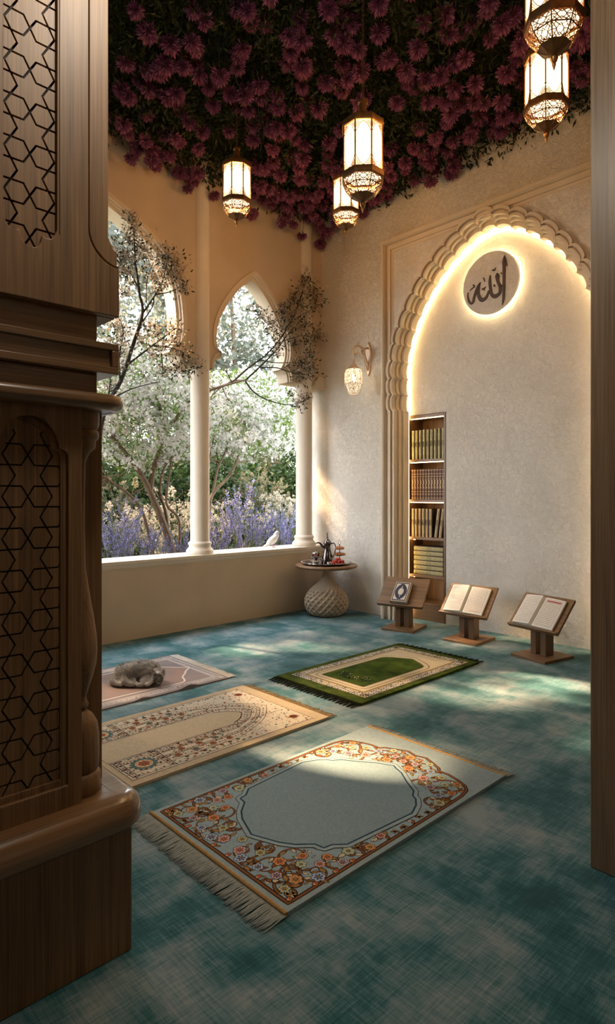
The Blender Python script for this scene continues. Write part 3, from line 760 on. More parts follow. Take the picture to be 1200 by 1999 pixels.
def perforated():
    m, nt, b = new_mat('pierced_glass')
    v = nt.nodes.new('ShaderNodeTexVoronoi'); v.feature = 'DISTANCE_TO_EDGE'; v.inputs['Scale'].default_value = 75; nt.links.new(coords(nt), v.inputs['Vector'])
    e = nt.nodes.new('ShaderNodeEmission'); e.inputs[0].default_value = (1, .88, .66, 1); e.inputs[1].default_value = 1.15
    t = nt.nodes.new('ShaderNodeBsdfTransparent'); mx = nt.nodes.new('ShaderNodeMixShader'); mx2 = nt.nodes.new('ShaderNodeMixShader')
    mx.inputs[0].default_value = .6; nt.links.new(t.outputs[0], mx.inputs[1]); nt.links.new(e.outputs[0], mx.inputs[2])
    gt = math_n(nt, 'GREATER_THAN', v.outputs['Distance'], .10); b.inputs['Base Color'].default_value = (.6, .42, .22, 1); b.inputs['Metallic'].default_value = .4
    nt.links.new(gt, mx2.inputs[0]); nt.links.new(b.outputs[0], mx2.inputs[1]); nt.links.new(mx.outputs[0], mx2.inputs[2]); nt.links.new(mx2.outputs[0], nt.nodes['Material Output'].inputs[0])
    return m
b = MB(); pr = [(.052, -.245), (.062, -.20), (.078, -.155), (.088, -.15), (.090, -.10), (.086, -.04), (.074, .0)]
b.lathe(pr, 8, (-.235, 0, .02)); b.f = b.f[:-2]; b.m = b.m[:-2]; b.build('glass_shade', perforated(), scn, angle=25)
b = MB()
for k in range(8):
    b.tube([(-.235 + r * 1.01 * math.cos(k * PI / 4), r * 1.01 * math.sin(k * PI / 4), .02 + z) for r, z in pr], .0022, 5)
for r, z in (pr[0], pr[3], pr[6]): b.tube([(-.235 + r * 1.01 * math.cos(k * PI / 4), r * 1.01 * math.sin(k * PI / 4), .02 + z) for k in range(9)], .003, 5)
b.tube([(-.235, 0, .195), (-.235, 0, .12)], .0025, 6); b.lathe([(.076, .022), (.04, .05), (.012, .085), (.008, .12)], 8, (-.235, 0, 0))
b.build('lantern_frame', M_PALE, scn)
b = MB(); b.sphere((-.235, 0, -.07), (.016, .016, .045), 10, 8); b.build('bulb', emit('sconce_bulb', (1, .92, .78), 10.0), scn)
l = bpy.data.lights.new('sconce_light', 'POINT'); l.energy = 2.0; l.color = (1.0, .78, .5); l.shadow_soft_size = .02
o = bpy.data.objects.new('sconce_light', l); COL.objects.link(o); o.parent = scn; o.location = (-.235, 0, -.02)
# ------------------------------------------------------------------ side table with the coffee service
TX, TY = -.275, -.425
tb = thing('side_table', 'round wooden table on a bulbous honeycomb carved base in the room corner', 'table', (TX, TY, 0))
b = MB(); b.lathe([(.0, .478), (.285, .478), (.308, .486), (.314, .498), (.312, .507), (.306, .511), (.0, .511)], 64); b.build('table_top', M_OX, tb, angle=50)
bp = [(.10, 0), (.150, .008), (.190, .035), (.213, .075), (.2225, .12), (.222, .155), (.210, .195), (.185, .235), (.150, .275), (.110, .310), (.075, .342), (.050, .375), (.034, .410), (.026, .438), (.024, .450)]
bps = smooth(bp, 8); SEG = 192
vs = []; fs = []
rz = np.array(bps); ss = np.concatenate([[0], np.cumsum(np.linalg.norm(np.diff(rz, axis=0), axis=1))])
NR = 120; tl = np.linspace(0, ss[-1], NR)
for i, s in enumerate(tl):
    r, z = np.interp(s, ss, rz[:, 0]), np.interp(s, ss, rz[:, 1])
    for k in range(SEG):
        th = k / SEG
        u = th * 21; v = (s - .05) / .068
        a, c = (u + v) % 1, (u - v) % 1
        dd = min(a, 1 - a, c, 1 - c)
        carve = 0
        if .06 < s < .40: carve = .017 * min(1, max(0, (dd - .09) / .13)) * min(1, (s - .06) / .02, (.40 - s) / .08)
        rr = r - carve
        vs.append((rr * math.cos(2 * PI * th), rr * math.sin(2 * PI * th), z))
for i in range(NR - 1):
    for k in range(SEG):
        k2 = (k + 1) % SEG; fs.append((i * SEG + k, i * SEG + k2, (i + 1) * SEG + k2, (i + 1) * SEG + k))
b = MB(); b.add(vs, fs + [tuple(range(SEG))[::-1]]); b.build('carved_base', plaster('carved_limewood', (.46, .37, .28), .3, 60), tb, angle=0)
b = MB(); b.lathe([(.022, .449), (.022, .479)], 20); b.build('collar', M_WZ, tb)
ZT_ = .511
M_SILV = plain('dark_silver', (.50, .47, .45), .13, 1.0, .1); M_SILV_D = plain('smoked_silver', (.16, .14, .14), .12, 1.0, .1)
tr = MB(); TRX, TRY = TX, TY
tr.lathe([(.0, .001), (.19, .001), (.215, .006), (.245, .020), (.250, .022), (.249, .025), (.243, .0235), (.213, .010), (.19, .0055), (.0, .0055)], 64)
for k in range(64):
    a = 2 * PI * k / 64; tr.sphere((.2485 * math.cos(a), .2485 * math.sin(a), .023), .0052, 6, 4)
tag(tr.build('serving_tray', M_SILV, None, (TRX, TRY, ZT_), angle=50), 'round dark silver tray with beaded rim on the corner table', 'tray')
ZS = ZT_ + .0058
RT = Vector((math.sin(YAW), -math.cos(YAW), 0)); FW = Vector((math.cos(YAW), math.sin(YAW), 0))
def on_tray(r, f): return Vector((TRX, TRY, ZS)) + RT * r + FW * f
pot = thing('coffee_pot', 'tall dark silver coffee pot with beaked spout and spired lid on the tray', 'coffee pot', on_tray(.012, .02), math.atan2(RT.y, RT.x))
b = MB(); b.lathe([(.055, 0), (.058, .006), (.060, .02), (.058, .045), (.048, .085), (.038, .125), (.033, .15), (.034, .158), (.030, .162), (.033, .185), (.040, .200), (.042, .204)], 40); b.build('body', M_SILV_D, pot, angle=50)
b = MB(); b.lathe([(.046, .203), (.047, .208), (.040, .216), (.030, .232), (.018, .246), (.010, .252), (.008, .262), (.012, .268), (.006, .276), (.009, .283), (.004, .291), (.006, .297), (.002, .318)], 32); b.build('lid', M_SILV_D, pot)
b = MB(); b.tube(smooth([(-.030, 0, .165), (-.055, 0, .180), (-.075, 0, .205), (-.105, 0, .207), (-.125, 0, .190)], 5), list(np.linspace(.016, .003, 21)), 8); b.build('spout', M_SILV_D, pot)
b = MB(); b.tube(smooth([(.038, 0, .198), (.065, 0, .205), (.082, 0, .17), (.075, 0, .11), (.055, 0, .06)], 6), .0055, 8); b.build('handle', M_SILV_D, pot)
bw = thing('sugar_bowl', 'squat dark silver footed bowl with a domed lid at the left of the tray', 'bowl', on_tray(-.105, .03), .4)
b = MB(); b.lathe([(.026, 0), (.028, .004), (.012, .014), (.012, .03), (.030, .045), (.046, .062), (.055, .066), (.052, .07), (.0, .07)], 28); b.build('bowl', M_SILV_D, bw)
b = MB(); b.lathe([(.036, .07), (.037, .100), (.030, .108), (.014, .116), (.005, .122), (.007, .130), (.001, .140)], 4, rot=.2); b.build('lid', M_SILV, bw, angle=20)
b = MB()
for k in range(4):
    a = k * PI / 2 + .3; b.sphere((.056 * math.cos(a), .056 * math.sin(a), .074), .008, 8, 6)
b.build('knob', M_SILV_D, bw)
M_PORC = plain('white_glaze', (.72, .68, .62), .25)
def cup(p, lb, mt=M_PORC):
    c = MB(); c.lathe([(.012, 0), (.014, .003), (.020, .02), (.023, .034), (.0215, .034), (.018, .018), (.011, .006), (0, .005)], 20); tag(c.build('coffee_cup', mt, None, p), lb, 'cup', 'small cups on the tray')
cup(on_tray(-.118, -.075), 'small white cup at the left front of the tray below the silver bowl')
cup(on_tray(.022, -.165), 'small white cup at the front of the tray beside the dates')
for k, (r, f, z) in enumerate(((-.045, -.075, 0), (-.043, -.075, .0125), (-.046, -.073, .025), (-.043, -.076, .0375))):
    d = MB(); d.lathe([(.018, 0), (.02, .003), (.04, .009), (.041, .0115), (.038, .0118), (.018, .006), (0, .006)], 24)
    tag(d.build('saucer', M_SILV, None, on_tray(r, f) + Vector((0, 0, z))), 'small silver saucer in the stack before the coffee pot, ' + ['lowest', 'second from below', 'third from below', 'topmost'][k], 'saucer', 'stack of saucers')
ts = thing('tiered_stand', 'slim tiered sweets stand with ring handle at the right of the tray', 'cake stand', on_tray(.135, .02))
b = MB(); b.lathe([(.045, 0), (.045, .004), (.006, .010), (.0045, .02), (.0045, .195)], 16); b.tube([(.016 * math.cos(a), 0, .212 + .02 * math.sin(a)) for a in np.linspace(0, 2 * PI, 17)], .002, 6); b.build('post', M_SILV_D, ts)
for z, r in ((.083, .066), (.145, .056)):
    b = MB(); b.lathe([(.005, z - .003), (r - .01, z - .002), (r, z + .006), (r - .002, z + .007), (r - .012, z + .001), (.005, z)], 32); b.build('tier', M_SILV, ts)
M_SWEET = plain('amber_sweet', (.50, .17, .04), .4, 0, .35, 80); M_DATE = plain('red_date', (.42, .045, .02), .22, 0, .4, 60)
rg = random.Random(5)
sw = MB(); sw.sphere((0, 0, 0), (.0125, .0125, .011), 10, 6); swm = sw.mesh('sweet', M_SWEET)
for z, r, n, lb, g in ((.0845, .046, 13, 'round amber sweet on the lower plate of the tiered stand', 'sweets on the lower tier'), (.1465, .036, 10, 'round amber sweet on the upper plate of the tiered stand', 'sweets on the upper tier')):
    for k in range(n):
        a = 2 * PI * k / n; p = ts.location + Vector((r * math.cos(a), r * math.sin(a), z + .0112))
        tag(link('sweet', swm, None, p), lb, 'sweet', g)
    for k in range(n // 2):
        a = 2 * PI * k / (n // 2) + .3; p = ts.location + Vector((r * .48 * math.cos(a), r * .48 * math.sin(a), z + .0165))
        tag(link('sweet', swm, None, p), lb, 'sweet', g)
dt = MB(); dt.sphere((0, 0, 0), (.0165, .0135, .0135), 12, 8); dtm = dt.mesh('date', M_DATE)
dc = on_tray(.115, -.085)
for lay, (n, r) in enumerate(((12, .060), (8, .036), (8, .052), (4, .024), (3, .016))):
    for k in range(n):
        a = 2 * PI * k / n + lay * .5; zz = [.0137, .0137, .034, .036, .056][lay]
        o = link('date', dtm, None, dc + Vector((r * math.cos(a), r * math.sin(a) * .85, zz))); o.rotation_euler = (0, 0, rg.uniform(0, 6))
        tag(o, 'shiny red date heaped on the right of the tray', 'date', 'red dates heaped on the tray')

# ------------------------------------------------------------------ reading stands and books
M_SW = wood('stand_wood', (.11, .055, .024), (.26, .145, .07), 'y', .4); M_SWZ = wood('stand_wood_upright', (.075, .037, .016), (.17, .09, .04), 'z', .4)
def stand(loc, rz, label):
    t = thing('reading_stand', label, 'book stand', loc, rz, 'low wooden reading stands along the wall')
    b = MB(); b.box(-.165, .165, -.152, .152, 0, .022); b.build('base', M_SW, t, bevel=.003)
    for s in (-1, 1):
        b = MB(); b.prism([(-.045, .022), (.045, .022), (.045, .355), (-.045, .262)], lambda a, c, d: Vector((a, d, c)), s * .043 - .024, s * .043 + .024); b.build('post', M_SWZ, t, bevel=.002)
    M = board_matrix()
    b = MB(); b.box(-.145, .15, -.215, .215, -.010, .010, M); board = b.build('board', M_SW, t, bevel=.002)
    b = MB(); b.box(-.158, -.145, -.215, .215, -.010, .026, M); b.build('ledge', M_SW, board, bevel=.002)
    return t
BT = R(48)
def board_matrix(): return Matrix.Translation((-.006, 0, .330)) @ Matrix.Rotation(-BT, 4, 'Y')
STANDS = [((-.205, -1.348, 0), R(15)), ((-.172, -1.995, 0), R(3)), ((-.248, -2.658, 0), R(-12))]
stand(*STANDS[0], 'reading stand holding a closed blue and gold book, beside the bookshelf')
stand(*STANDS[1], 'middle reading stand with an open book against the plain wall')
stand(*STANDS[2], 'reading stand with an open book nearest the wooden post')
def place(o, loc, rz, x, y, z):
    """lay an object on the tilted board"""
    o.matrix_world = Matrix.Translation(loc) @ Matrix.Rotation(rz, 4, 'Z') @ board_matrix() @ Matrix.Translation((x, y, z))
    l, q, s = o.matrix_world.decompose(); o.location = l; o.rotation_euler = q.to_euler()
# closed book: cover (front face +z), x = up the page
M_NAVY = plain('navy_leather', (.012, .016, .055), .4); M_IVORY = plain('ivory', (.62, .56, .45), .5); M_GILT2 = plain('pale_gilt_print', (.50, .40, .24), .45, .2)
cb_ = thing('closed_book', 'closed book with navy and gold medallion cover lying on the first reading stand', 'book')
b = MB(); hx, hy = .108, .078
b.mat(0); b.box(-hx, hx, -hy, hy, 0, .004); b.box(-hx, hx, -hy, hy, .036, .040); b.box(-hx, hx, hy - .004, hy, .004, .036)
zf = .0402
FP = lambda u, v, d: Vector((u, v, d))
def rectp(x, y): return [(-x, -y), (x, -y), (x, y), (-x, y)]
b.mat(1); b.flat(rectp(hx - .004, hy - .004), FP, zf)
b.mat(0); b.flat(rectp(hx - .010, hy - .010), FP, zf + .0003)
b.mat(1)
for sx in (-1, 1):
    for k in range(9): b.flat([(sx * (hx - .013) + .003 * math.cos(t), -hy + .015 + k * .0158 + .006 * math.sin(t)) for t in np.linspace(0, 2 * PI, 9)[:-1]], FP, zf + .0006)
for sy in (-1, 1):
    for k in range(13): b.flat([(-hx + .015 + k * .0156 + .006 * math.cos(t), sy * (hy - .013) + .003 * math.sin(t)) for t in np.linspace(0, 2 * PI, 9)[:-1]], FP, zf + .0006)
b.mat(2); b.flat(rectp(hx - .024, hy - .022), FP, zf + .0009)
b.mat(3); b.flat([((.078 + 0) * math.cos(t), .054 * math.sin(t)) for t in np.linspace(0, 2 * PI, 33)[:-1]], FP, zf + .0012)
for sx in (-1, 1): b.flat([(sx * (hx - .026), -.02), (sx * (hx - .026), .02), (sx * .05, 0)], FP, zf + .0012)
b.mat(2)
star = []
for k in range(24):
    r = (1.0 if k % 2 == 0 else .78); t = k * PI / 12; star.append((.042 * r * math.cos(t), .029 * r * math.sin(t)))
b.flat(star, FP, zf + .0015)
for sx in (-1, 1): b.flat([(sx * .044, -.007), (sx * .062, 0), (sx * .044, .007)], FP, zf + .0016)
b.build('cover', [M_NAVY, M_GILT2, M_IVORY, M_NAVY], cb_, clean=False)
b = MB(); b.box(-hx + .004, hx - .004, -hy + .004, hy - .0045, .0042, .0358); b.build('pages', M_PAPER, cb_)
place(cb_, *STANDS[0], -.030, .005, .0105)
M_PAGE = plain('page_paper', (.78, .74, .68), .7, 0, .03); M_INK = plain('page_ink', (.18, .13, .11), .8); M_RED = plain('page_red_ink', (.45, .10, .09), .8); M_GREY = plain('page_border', (.28, .26, .30), .8)
def open_book(loc, rz, label, style):
    t = thing('open_book', label, 'book', group='open books on the reading stands')
    HX, HY = .128, .172
    cv = MB(); cv.box(-HX - .003, HX + .003, -HY - .004, HY + .004, 0, .003); cv.build('cover', M_COVER_GAP, t)
    def zpage(y, side):
        u = abs(y) / HY
        top = .044 if side > 0 else .030
        return .004 + top * ((1 - u) ** .55 * .55 + .45) * min(1, (u / .055) ** .5 * .75 + .25) * (1.0 if side > 0 else .95) if u < 1 else .004 + top * .45
    for side in (1, -1):
        pg = MB(); N = 22
        ys = [side * HY * (i / N) ** 1.4 for i in range(N + 1)]
        for i in range(N):
            for (ya, yb) in ((ys[i], ys[i + 1]),):
                za, zb = zpage(ya, side), zpage(yb, side)
                xa = HX
                pg.add([(-xa, ya, za), (xa, ya, za), (xa, yb, zb), (-xa, yb, zb), (-xa, ya, .0032), (xa, ya, .0032), (xa, yb, .0032), (-xa, yb, .0032)],
                       [(0, 1, 2, 3), (0, 3, 7, 4), (1, 5, 6, 2)] + ([(2, 6, 7, 3)] if i == N - 1 else []) + [(4, 7, 6, 5)])
        def ink(x0, x1, y0, y1, mi, seg=10):
            pg.mat(mi); q = np.linspace(y0, y1, seg + 1)
            for i in range(seg):
                a, c = side * q[i], side * q[i + 1]
                e = .0004
                pg.add([(x0, a, zpage(a, side) + e), (x1, a, zpage(a, side) + e), (x1, c, zpage(c, side) + e), (x0, c, zpage(c, side) + e)], [(0, 1, 2, 3)])
            pg.mat(0)
        m0, m1 = .026, HY - .020
        bm = 3
        for x in (-HX + .016, HX - .016): ink(x - .0011, x + .0011, m0, m1, bm, 14)
        for y in (m0, m1): ink(-HX + .016, HX - .016, y - .0012, y + .0012, bm, 1)
        rg2 = random.Random(style * 7 + side)
        rows = 15
        for r_ in range(rows):
            x = HX - .030 - r_ * (2 * HX - .056) / (rows - 1)
            if style == 2 and side < 0 and r_ == 0: ink(x - .006, x + .007, m0 + .006, m1 - .006, 2); continue
            if style == 1 and side < 0 and r_ == rows - 1: ink(x - .002, x + .002, m0 + .03, m1 - .006, 2)
            y = m0 + .008
            while y < m1 - .012:
                w = rg2.uniform(.006, .018); y2 = min(y + w, m1 - .008)
                dx = rg2.uniform(-.0006, .0006)
                ink(x - .0011 + dx, x + .0013 + dx, y, y2, 2 if (style == 1 and rg2.random() < .05) else 1, 3)
                if rg2.random() < .5: ink(x + .002, x + .0045, y + w * .3, y + w * .3 + .0012, 1, 1)
                if rg2.random() < .3: ink(x - .0042, x - .002, y + w * .5, y + w * .5 + .0025, 1, 1)
                y = y2 + rg2.uniform(.0015, .004)
        pg.build('page_block', [M_PAGE, M_INK, M_RED, M_GREY], t, angle=50, clean=False)
    place(t, loc, rz, -.014, 0, .0105)
open_book(*STANDS[1], 'open book with red marked lines on the middle reading stand', 1)
open_book(*STANDS[2], 'open book with a red heading band on the stand nearest the post', 2)

# ------------------------------------------------------------------ prayer rugs
class Pat:
    """flat ornament laid on a rug: u along, v across, each layer a hair higher"""
    def __init__(self, base): self.mb = MB(); self.base = base
    def z(self, l): return self.base + l * .00009
    def poly(self, pts, m, l):
        self.mb.mat(m)
        n = len(pts)
        tri = tessellate_polygon([[Vector((p[0], p[1], 0)) for p in pts]])
        fs = []
        for a, b, c in tri:
            A, B, C_ = pts[a], pts[b], pts[c]
            fs.append((a, b, c) if (B[0] - A[0]) * (C_[1] - A[1]) - (B[1] - A[1]) * (C_[0] - A[0]) > 0 else (a, c, b))
        self.mb.add([(p[0], p[1], self.z(l)) for p in pts], fs)
    def stroke(self, pts, w, m, l, closed=False, taper=False):
        pts = list(pts); n = len(pts)
        L, Q = [], []
        for i, p in enumerate(pts):
            if closed: q0, q1 = pts[i - 1], pts[(i + 1) % n]
            else: q0, q1 = pts[max(i - 1, 0)], pts[min(i + 1, n - 1)]
            dx, dy = q1[0] - q0[0], q1[1] - q0[1]; d = math.hypot(dx, dy) or 1
            h = w / 2 * ((1 - .75 * i / (n - 1)) if taper else 1)
            L.append((p[0] - dy / d * h, p[1] + dx / d * h)); Q.append((p[0] + dy / d * h, p[1] - dx / d * h))
        self.mb.mat(m); z = self.z(l)
        fs = [(i, n + i, n + (i + 1) % n, (i + 1) % n) for i in range(n if closed else n - 1)]
        self.mb.add([(p[0], p[1], z) for p in L + Q], fs)
    def disc(self, c, r, m, l, n=10, ry=None):
        self.poly([(c[0] + r * math.cos(t), c[1] + (ry or r) * math.sin(t)) for t in np.linspace(0, 2 * PI, n + 1)[:-1]], m, l)
    def leaf(self, p, ang, s, m, mo, l):
        sh = [(0, 0), (.3, .22), (.6, .24), (1, 0), (.6, -.16), (.3, -.2)]
        ca, sa_ = math.cos(ang), math.sin(ang)
        f = lambda k: [(p[0] + (x * ca - y * sa_) * s * k - (k - 1) * s * .4 * ca, p[1] + (x * sa_ + y * ca) * s * k - (k - 1) * s * .4 * sa_) for x, y in sh]
        self.poly(f(1.22), mo, l); self.poly(f(.92), m, l + 1)
    def flower(self, c, r, mp, mi, mc, mo, l, n=6, rot=0):
        for k in range(n):
            t = rot + 2 * PI * k / n; q = (c[0] + r * .62 * math.cos(t), c[1] + r * .62 * math.sin(t))
            self.disc(q, r * .44, mo, l, 9); self.disc(q, r * .35, mp, l + 1, 9)
            q2 = (c[0] + r * .48 * math.cos(t), c[1] + r * .48 * math.sin(t)); self.disc(q2, r * .17, mi, l + 2, 7)
        self.disc(c, r * .30, mo, l + 2, 8); self.disc(c, r * .22, mc, l + 3, 8)
def inside(p, poly):
    r = False; j = len(poly) - 1
    for i in range(len(poly)):
        a, b = poly[i], poly[j]
        if (a[1] > p[1]) != (b[1] > p[1]) and p[0] < (b[0] - a[0]) * (p[1] - a[1]) / (b[1] - a[1]) + a[0]: r = not r
        j = i
    return r
def offset(poly, o):
    n = len(poly); A = sum(poly[i - 1][0] * poly[i][1] - poly[i][0] * poly[i - 1][1] for i in range(n)); s = 1 if A > 0 else -1
    out = []
    for i, p in enumerate(poly):
        q0, q1 = poly[i - 1], poly[(i + 1) % n]
        dx, dy = q1[0] - q0[0], q1[1] - q0[1]; d = math.hypot(dx, dy) or 1
        out.append((p[0] + s * dy / d * o, p[1] - s * dx / d * o))
    return out
def dense(poly, step=.012, closed=True):
    out = []
    for i in range(len(poly) if closed else len(poly) - 1):
        a, b = poly[i], poly[(i + 1) % len(poly)]; n = max(1, int(math.hypot(b[0] - a[0], b[1] - a[1]) / step))
        for k in range(n): out.append((a[0] + (b[0] - a[0]) * k / n, a[1] + (b[1] - a[1]) * k / n))
    if not closed: out.append(poly[-1])
    return out
def pile_mat(name, c1, c2, scale=120, rough=.95):
    m, nt, b = new_mat(name)
    f = noise(nt, coords(nt), scale, 3, .6)
    nt.links.new(ramp(nt, f, [(.3, c1), (.7, c2)]), b.inputs['Base Color']); b.inputs['Roughness'].default_value = rough; b.inputs['Specular IOR Level'].default_value = .1
    bump(nt, b, f, .4, .003); return m
def pm(name, c): return pile_mat(name, [x * .86 for x in c], [min(1, x * 1.1) for x in c])
def fringe(parent, x, sgn, hw, length, mat_, n, rng, clump=0, zt=.007):
    b = MB()
    for k in range(n):
        v = -hw + 2 * hw * (k + .5) / n
        if clump: v += .6 * (round(v / clump) * clump - v) * 0
        dv = rng.uniform(-.010, .010); L = length * rng.uniform(.82, 1.05)
        if clump: dv = (round(v / clump) * clump - v) * .75 + rng.uniform(-.004, .004)
        b.tube([(x, v, zt), (x + sgn * L * .3, v + dv * .3, zt * .85 + rng.uniform(0, .003)), (x + sgn * L * .7, v + dv * .8, .003 + rng.uniform(0, .003)), (x + sgn * L, v + dv, .002 + rng.uniform(0, .002))], [.0016, .0018, .0017, .0011], 4)
    return b.build('fringe', mat_, parent, angle=0, clean=False)
def rug_body(mb, L, W, th, wav=None):
    """slightly soft edged slab, centred"""
    mb.mat(0); NX, NY = 48, 28
    z = lambda u, v: th + (wav(u, v) if wav else 0)
    vs = [(-L / 2 + L * i / NX, -W / 2 + W * j / NY, z(-L / 2 + L * i / NX, -W / 2 + W * j / NY)) for i in range(NX + 1) for j in range(NY + 1)]
    fs = [(i * (NY + 1) + j, (i + 1) * (NY + 1) + j, (i + 1) * (NY + 1) + j + 1, i * (NY + 1) + j + 1) for i in range(NX) for j in range(NY)]
    mb.add(vs, fs)
    ring = [(i * (NY + 1)) for i in range(NX + 1)] + [NX * (NY + 1) + j for j in range(1, NY + 1)] + [i * (NY + 1) + NY for i in range(NX - 1, -1, -1)] + [j for j in range(NY - 1, 0, -1)]
    top = [vs[i] for i in ring]; n = len(top)
    mb.add(top + [(p[0] * 1.002, p[1] * 1.002, .0005) for p in top], [(i, n + i, n + (i + 1) % n, (i + 1) % n) for i in range(n)])
RNG = random.Random(11)
# --- blue rug
bl = thing('prayer_rug', 'pale blue prayer rug with ornate floral border, nearest on the carpet', 'rug', (-2.868, -3.066, 0))
BMAT = [pm('blue_pile', (.28, .36, .385)), pm('blue_field', (.235, .325, .365)), pm('brown_line', (.028, .014, .010)), pm('rust_vine', (.22, .09, .03)), pm('border_blue', (.27, .37, .42)),
        pm('petal_pink', (.55, .38, .36)), pm('petal_blue', (.42, .49, .60)), pm('petal_green', (.42, .48, .32)), pm('petal_orange', (.60, .30, .13)), pm('deep_red', (.42, .06, .03)), pm('deep_blue', (.03, .07, .28)), pm('ochre', (.34, .19, .06)), pm('cream', (.60, .52, .36)), pm('rim_blue', (.30, .39, .42)), pm('navy_edge', (.025, .06, .095))]
P_ = Pat(.0124); rug_body(P_.mb, 1.24, .765, .012)
in_r = [(-.445, 0), (-.405, .105), (-.375, .150), (-.325, .195), (-.318, .232), (-.285, .238), (-.245, .272), (.08, .300), (.140, .275), (.178, .245), (.190, .222), (.225, .200), (.270, .130), (.318, .066), (.336, .022), (.350, 0)]
inner = in_r + [(a, -v) for a, v in in_r[1:-1]][::-1]
in_d = dense(inner)
do_r = [(.505, 0), (.520, .050), (.500, .095), (.474, .150), (.452, .168), (.452, .215), (.440, .262), (.415, .318), (.385, .345), (.33, .356), (.24, .358)]
dome = [(-.592, -.358), (-.592, .358)] + [(.24, .358)] + do_r[::-1][1:] + [(a, -v) for a, v in do_r[1:]]
dome = dome[::-1]
dm_d = dense(dome)
P_.poly(offset(dm_d, .006), 2, 0); P_.poly(offset(dm_d, .002), 3, 1); P_.poly(offset(dm_d, -.006), 2, 2); P_.poly(offset(dm_d, -.010), 4, 3)
keep = lambda p, m_=.012: inside(p, offset(dm_d, -m_ - .006)) and not inside(p, offset(in_d, m_ + .012))
def scroll(c, r0, a0, turns, sgn, l, w=.0085):
    pts = []
    for i in range(26):
        t = i / 25; r = r0 * (1 - t * .82); a = a0 + sgn * turns * 2 * PI * t
        pts.append((c[0] + r * math.cos(a), c[1] + r * math.sin(a)))
    seg = []; best = []
    for p in pts:
        if keep(p, .004): seg.append(p)
        else:
            if len(seg) > len(best): best = seg
            seg = []
    if len(seg) > len(best): best = seg
    if len(best) > 4:
        P_.stroke(best, w * 1.55, 2, l, taper=True); P_.stroke(best, w * .85, 3, l + 1, taper=True)
        for i in range(3, len(best) - 1, 4):
            d = math.atan2(best[i + 1][1] - best[i - 1][1], best[i + 1][0] - best[i - 1][0])
            q = best[i]
            if keep((q[0] + .02 * math.cos(d + 1.0 * sgn), q[1] + .02 * math.sin(d + 1.0 * sgn)), .002):
                P_.leaf(q, d + sgn * RNG.uniform(.5, 1.3) * (-1 if RNG.random() < .4 else 1), RNG.uniform(.024, .038), RNG.choice([3, 11, 11, 12]), 2, l + 2)
def both(fn):
    for s in (1, -1): fn(s)
FL = []
def put_flower(u, v, r, mp, mi, l=9, n=6):
    for s in ((1, -1) if abs(v) > .01 else (1,)):
        if keep((u, v * s), r * .55): P_.flower((u, v * s), r, mp, mi, 11, 2, l, n, RNG.uniform(0, 1)); FL.append((u, v * s, r))
for (u, v, r, a, sg) in ((-.52, .06, .062, 0, 1), (-.52, .18, .065, 1.5, -1), (-.52, .295, .06, 3, 1), (-.42, .20, .07, 2, 1), (-.43, .305, .055, 4, -1), (-.345, .305, .055, 0, 1), (-.455, .10, .045, 5, -1), (-.27, .318, .045, 2, -1), (-.20, .322, .04, 0, 1), (-.13, .325, .035, 3, -1),
                       (.22, .30, .055, 1, 1), (.29, .27, .07, 3, -1), (.36, .28, .06, 5, 1), (.30, .18, .055, 2, 1), (.38, .19, .06, 0, -1), (.42, .10, .06, 4, 1), (.37, .09, .045, 1, -1), (.46, .04, .05, 2, 1), (.41, .02, .04, 3, -1), (-.56, .12, .04, 2, -1), (-.57, .24, .035, 0, 1), (-.49, .245, .04, 1, -1), (-.56, .33, .03, 4, 1), (.40, .32, .03, 2, 1), (.25, .335, .03, 0, -1)):
    for s in (1, -1): scroll((u, v * s), r, a * s, 1.15, sg * s, 4)
for k in range(13):
    u = -.10 + k * .024
    for s in (1, -1):
        q = (u, s * (.328 - .004 * (k % 3)))
        if keep(q, .002): P_.leaf(q, (.6 if k % 2 else 2.4) * s, .03, [3, 11, 12][k % 3], 2, 5)
for i, (u, v) in enumerate(((-.53, .045), (-.49, .105), (-.545, .16), (-.475, .185), (-.53, .235), (-.435, .245), (-.50, .29), (-.39, .285), (-.555, .30), (-.44, .33), (-.345, .275), (-.33, .33), (-.27, .30), (-.20, .335), (-.12, .315), (.22, .325), (.265, .29), (.32, .315), (.30, .225), (.36, .255), (.40, .29), (.345, .16), (.405, .21), (.42, .145), (.375, .06), (.43, .055), (.475, .10), (.47, 0), (.415, 0), (-.485, 0), (-.555, .085), (-.40, .215))):
    mp, mi = [(5, 9), (7, 11), (6, 10), (8, 9), (5, 10), (7, 7), (8, 11)][i % 7]
    put_flower(u, v, .0195 if i % 3 else .024, mp, mi)
for (u, v) in ((-.575, .345), (-.575, .2), (-.575, .04), (-.47, .347), (-.3, .345), (-.38, .347), (.36, .335), (.48, .05)):
    for s in (1, -1):
        if keep((u, v * s), -.002): P_.disc((u, v * s), .013, 2, 9, 10, .010); P_.disc((u, v * s), .010, 8, 10, 10, .007); P_.disc((u + .003, v * s), .005, 9, 11, 8)
for k in range(220):                       # small leaves filling the ground
    q = (RNG.uniform(-.58, .5), RNG.uniform(-.35, .35))
    if keep(q, .004) and all(math.hypot(q[0] - a, q[1] - b_) > r * 1.3 for a, b_, r in FL): P_.leaf(q, RNG.uniform(0, 6.28), RNG.uniform(.014, .024), RNG.choice([3, 11, 12, 4]), 2, 7)
P_.poly(offset(in_d, .020), 2, 15); P_.poly(offset(in_d, .0175), 13, 16); P_.poly(offset(in_d, .003), 14, 17); P_.poly(offset(in_d, -.004), 1, 18)
P_.mb.build('pile', BMAT, bl, angle=0, clean=False)
M_BIND = pm('gold_cord', (.45, .28, .11))
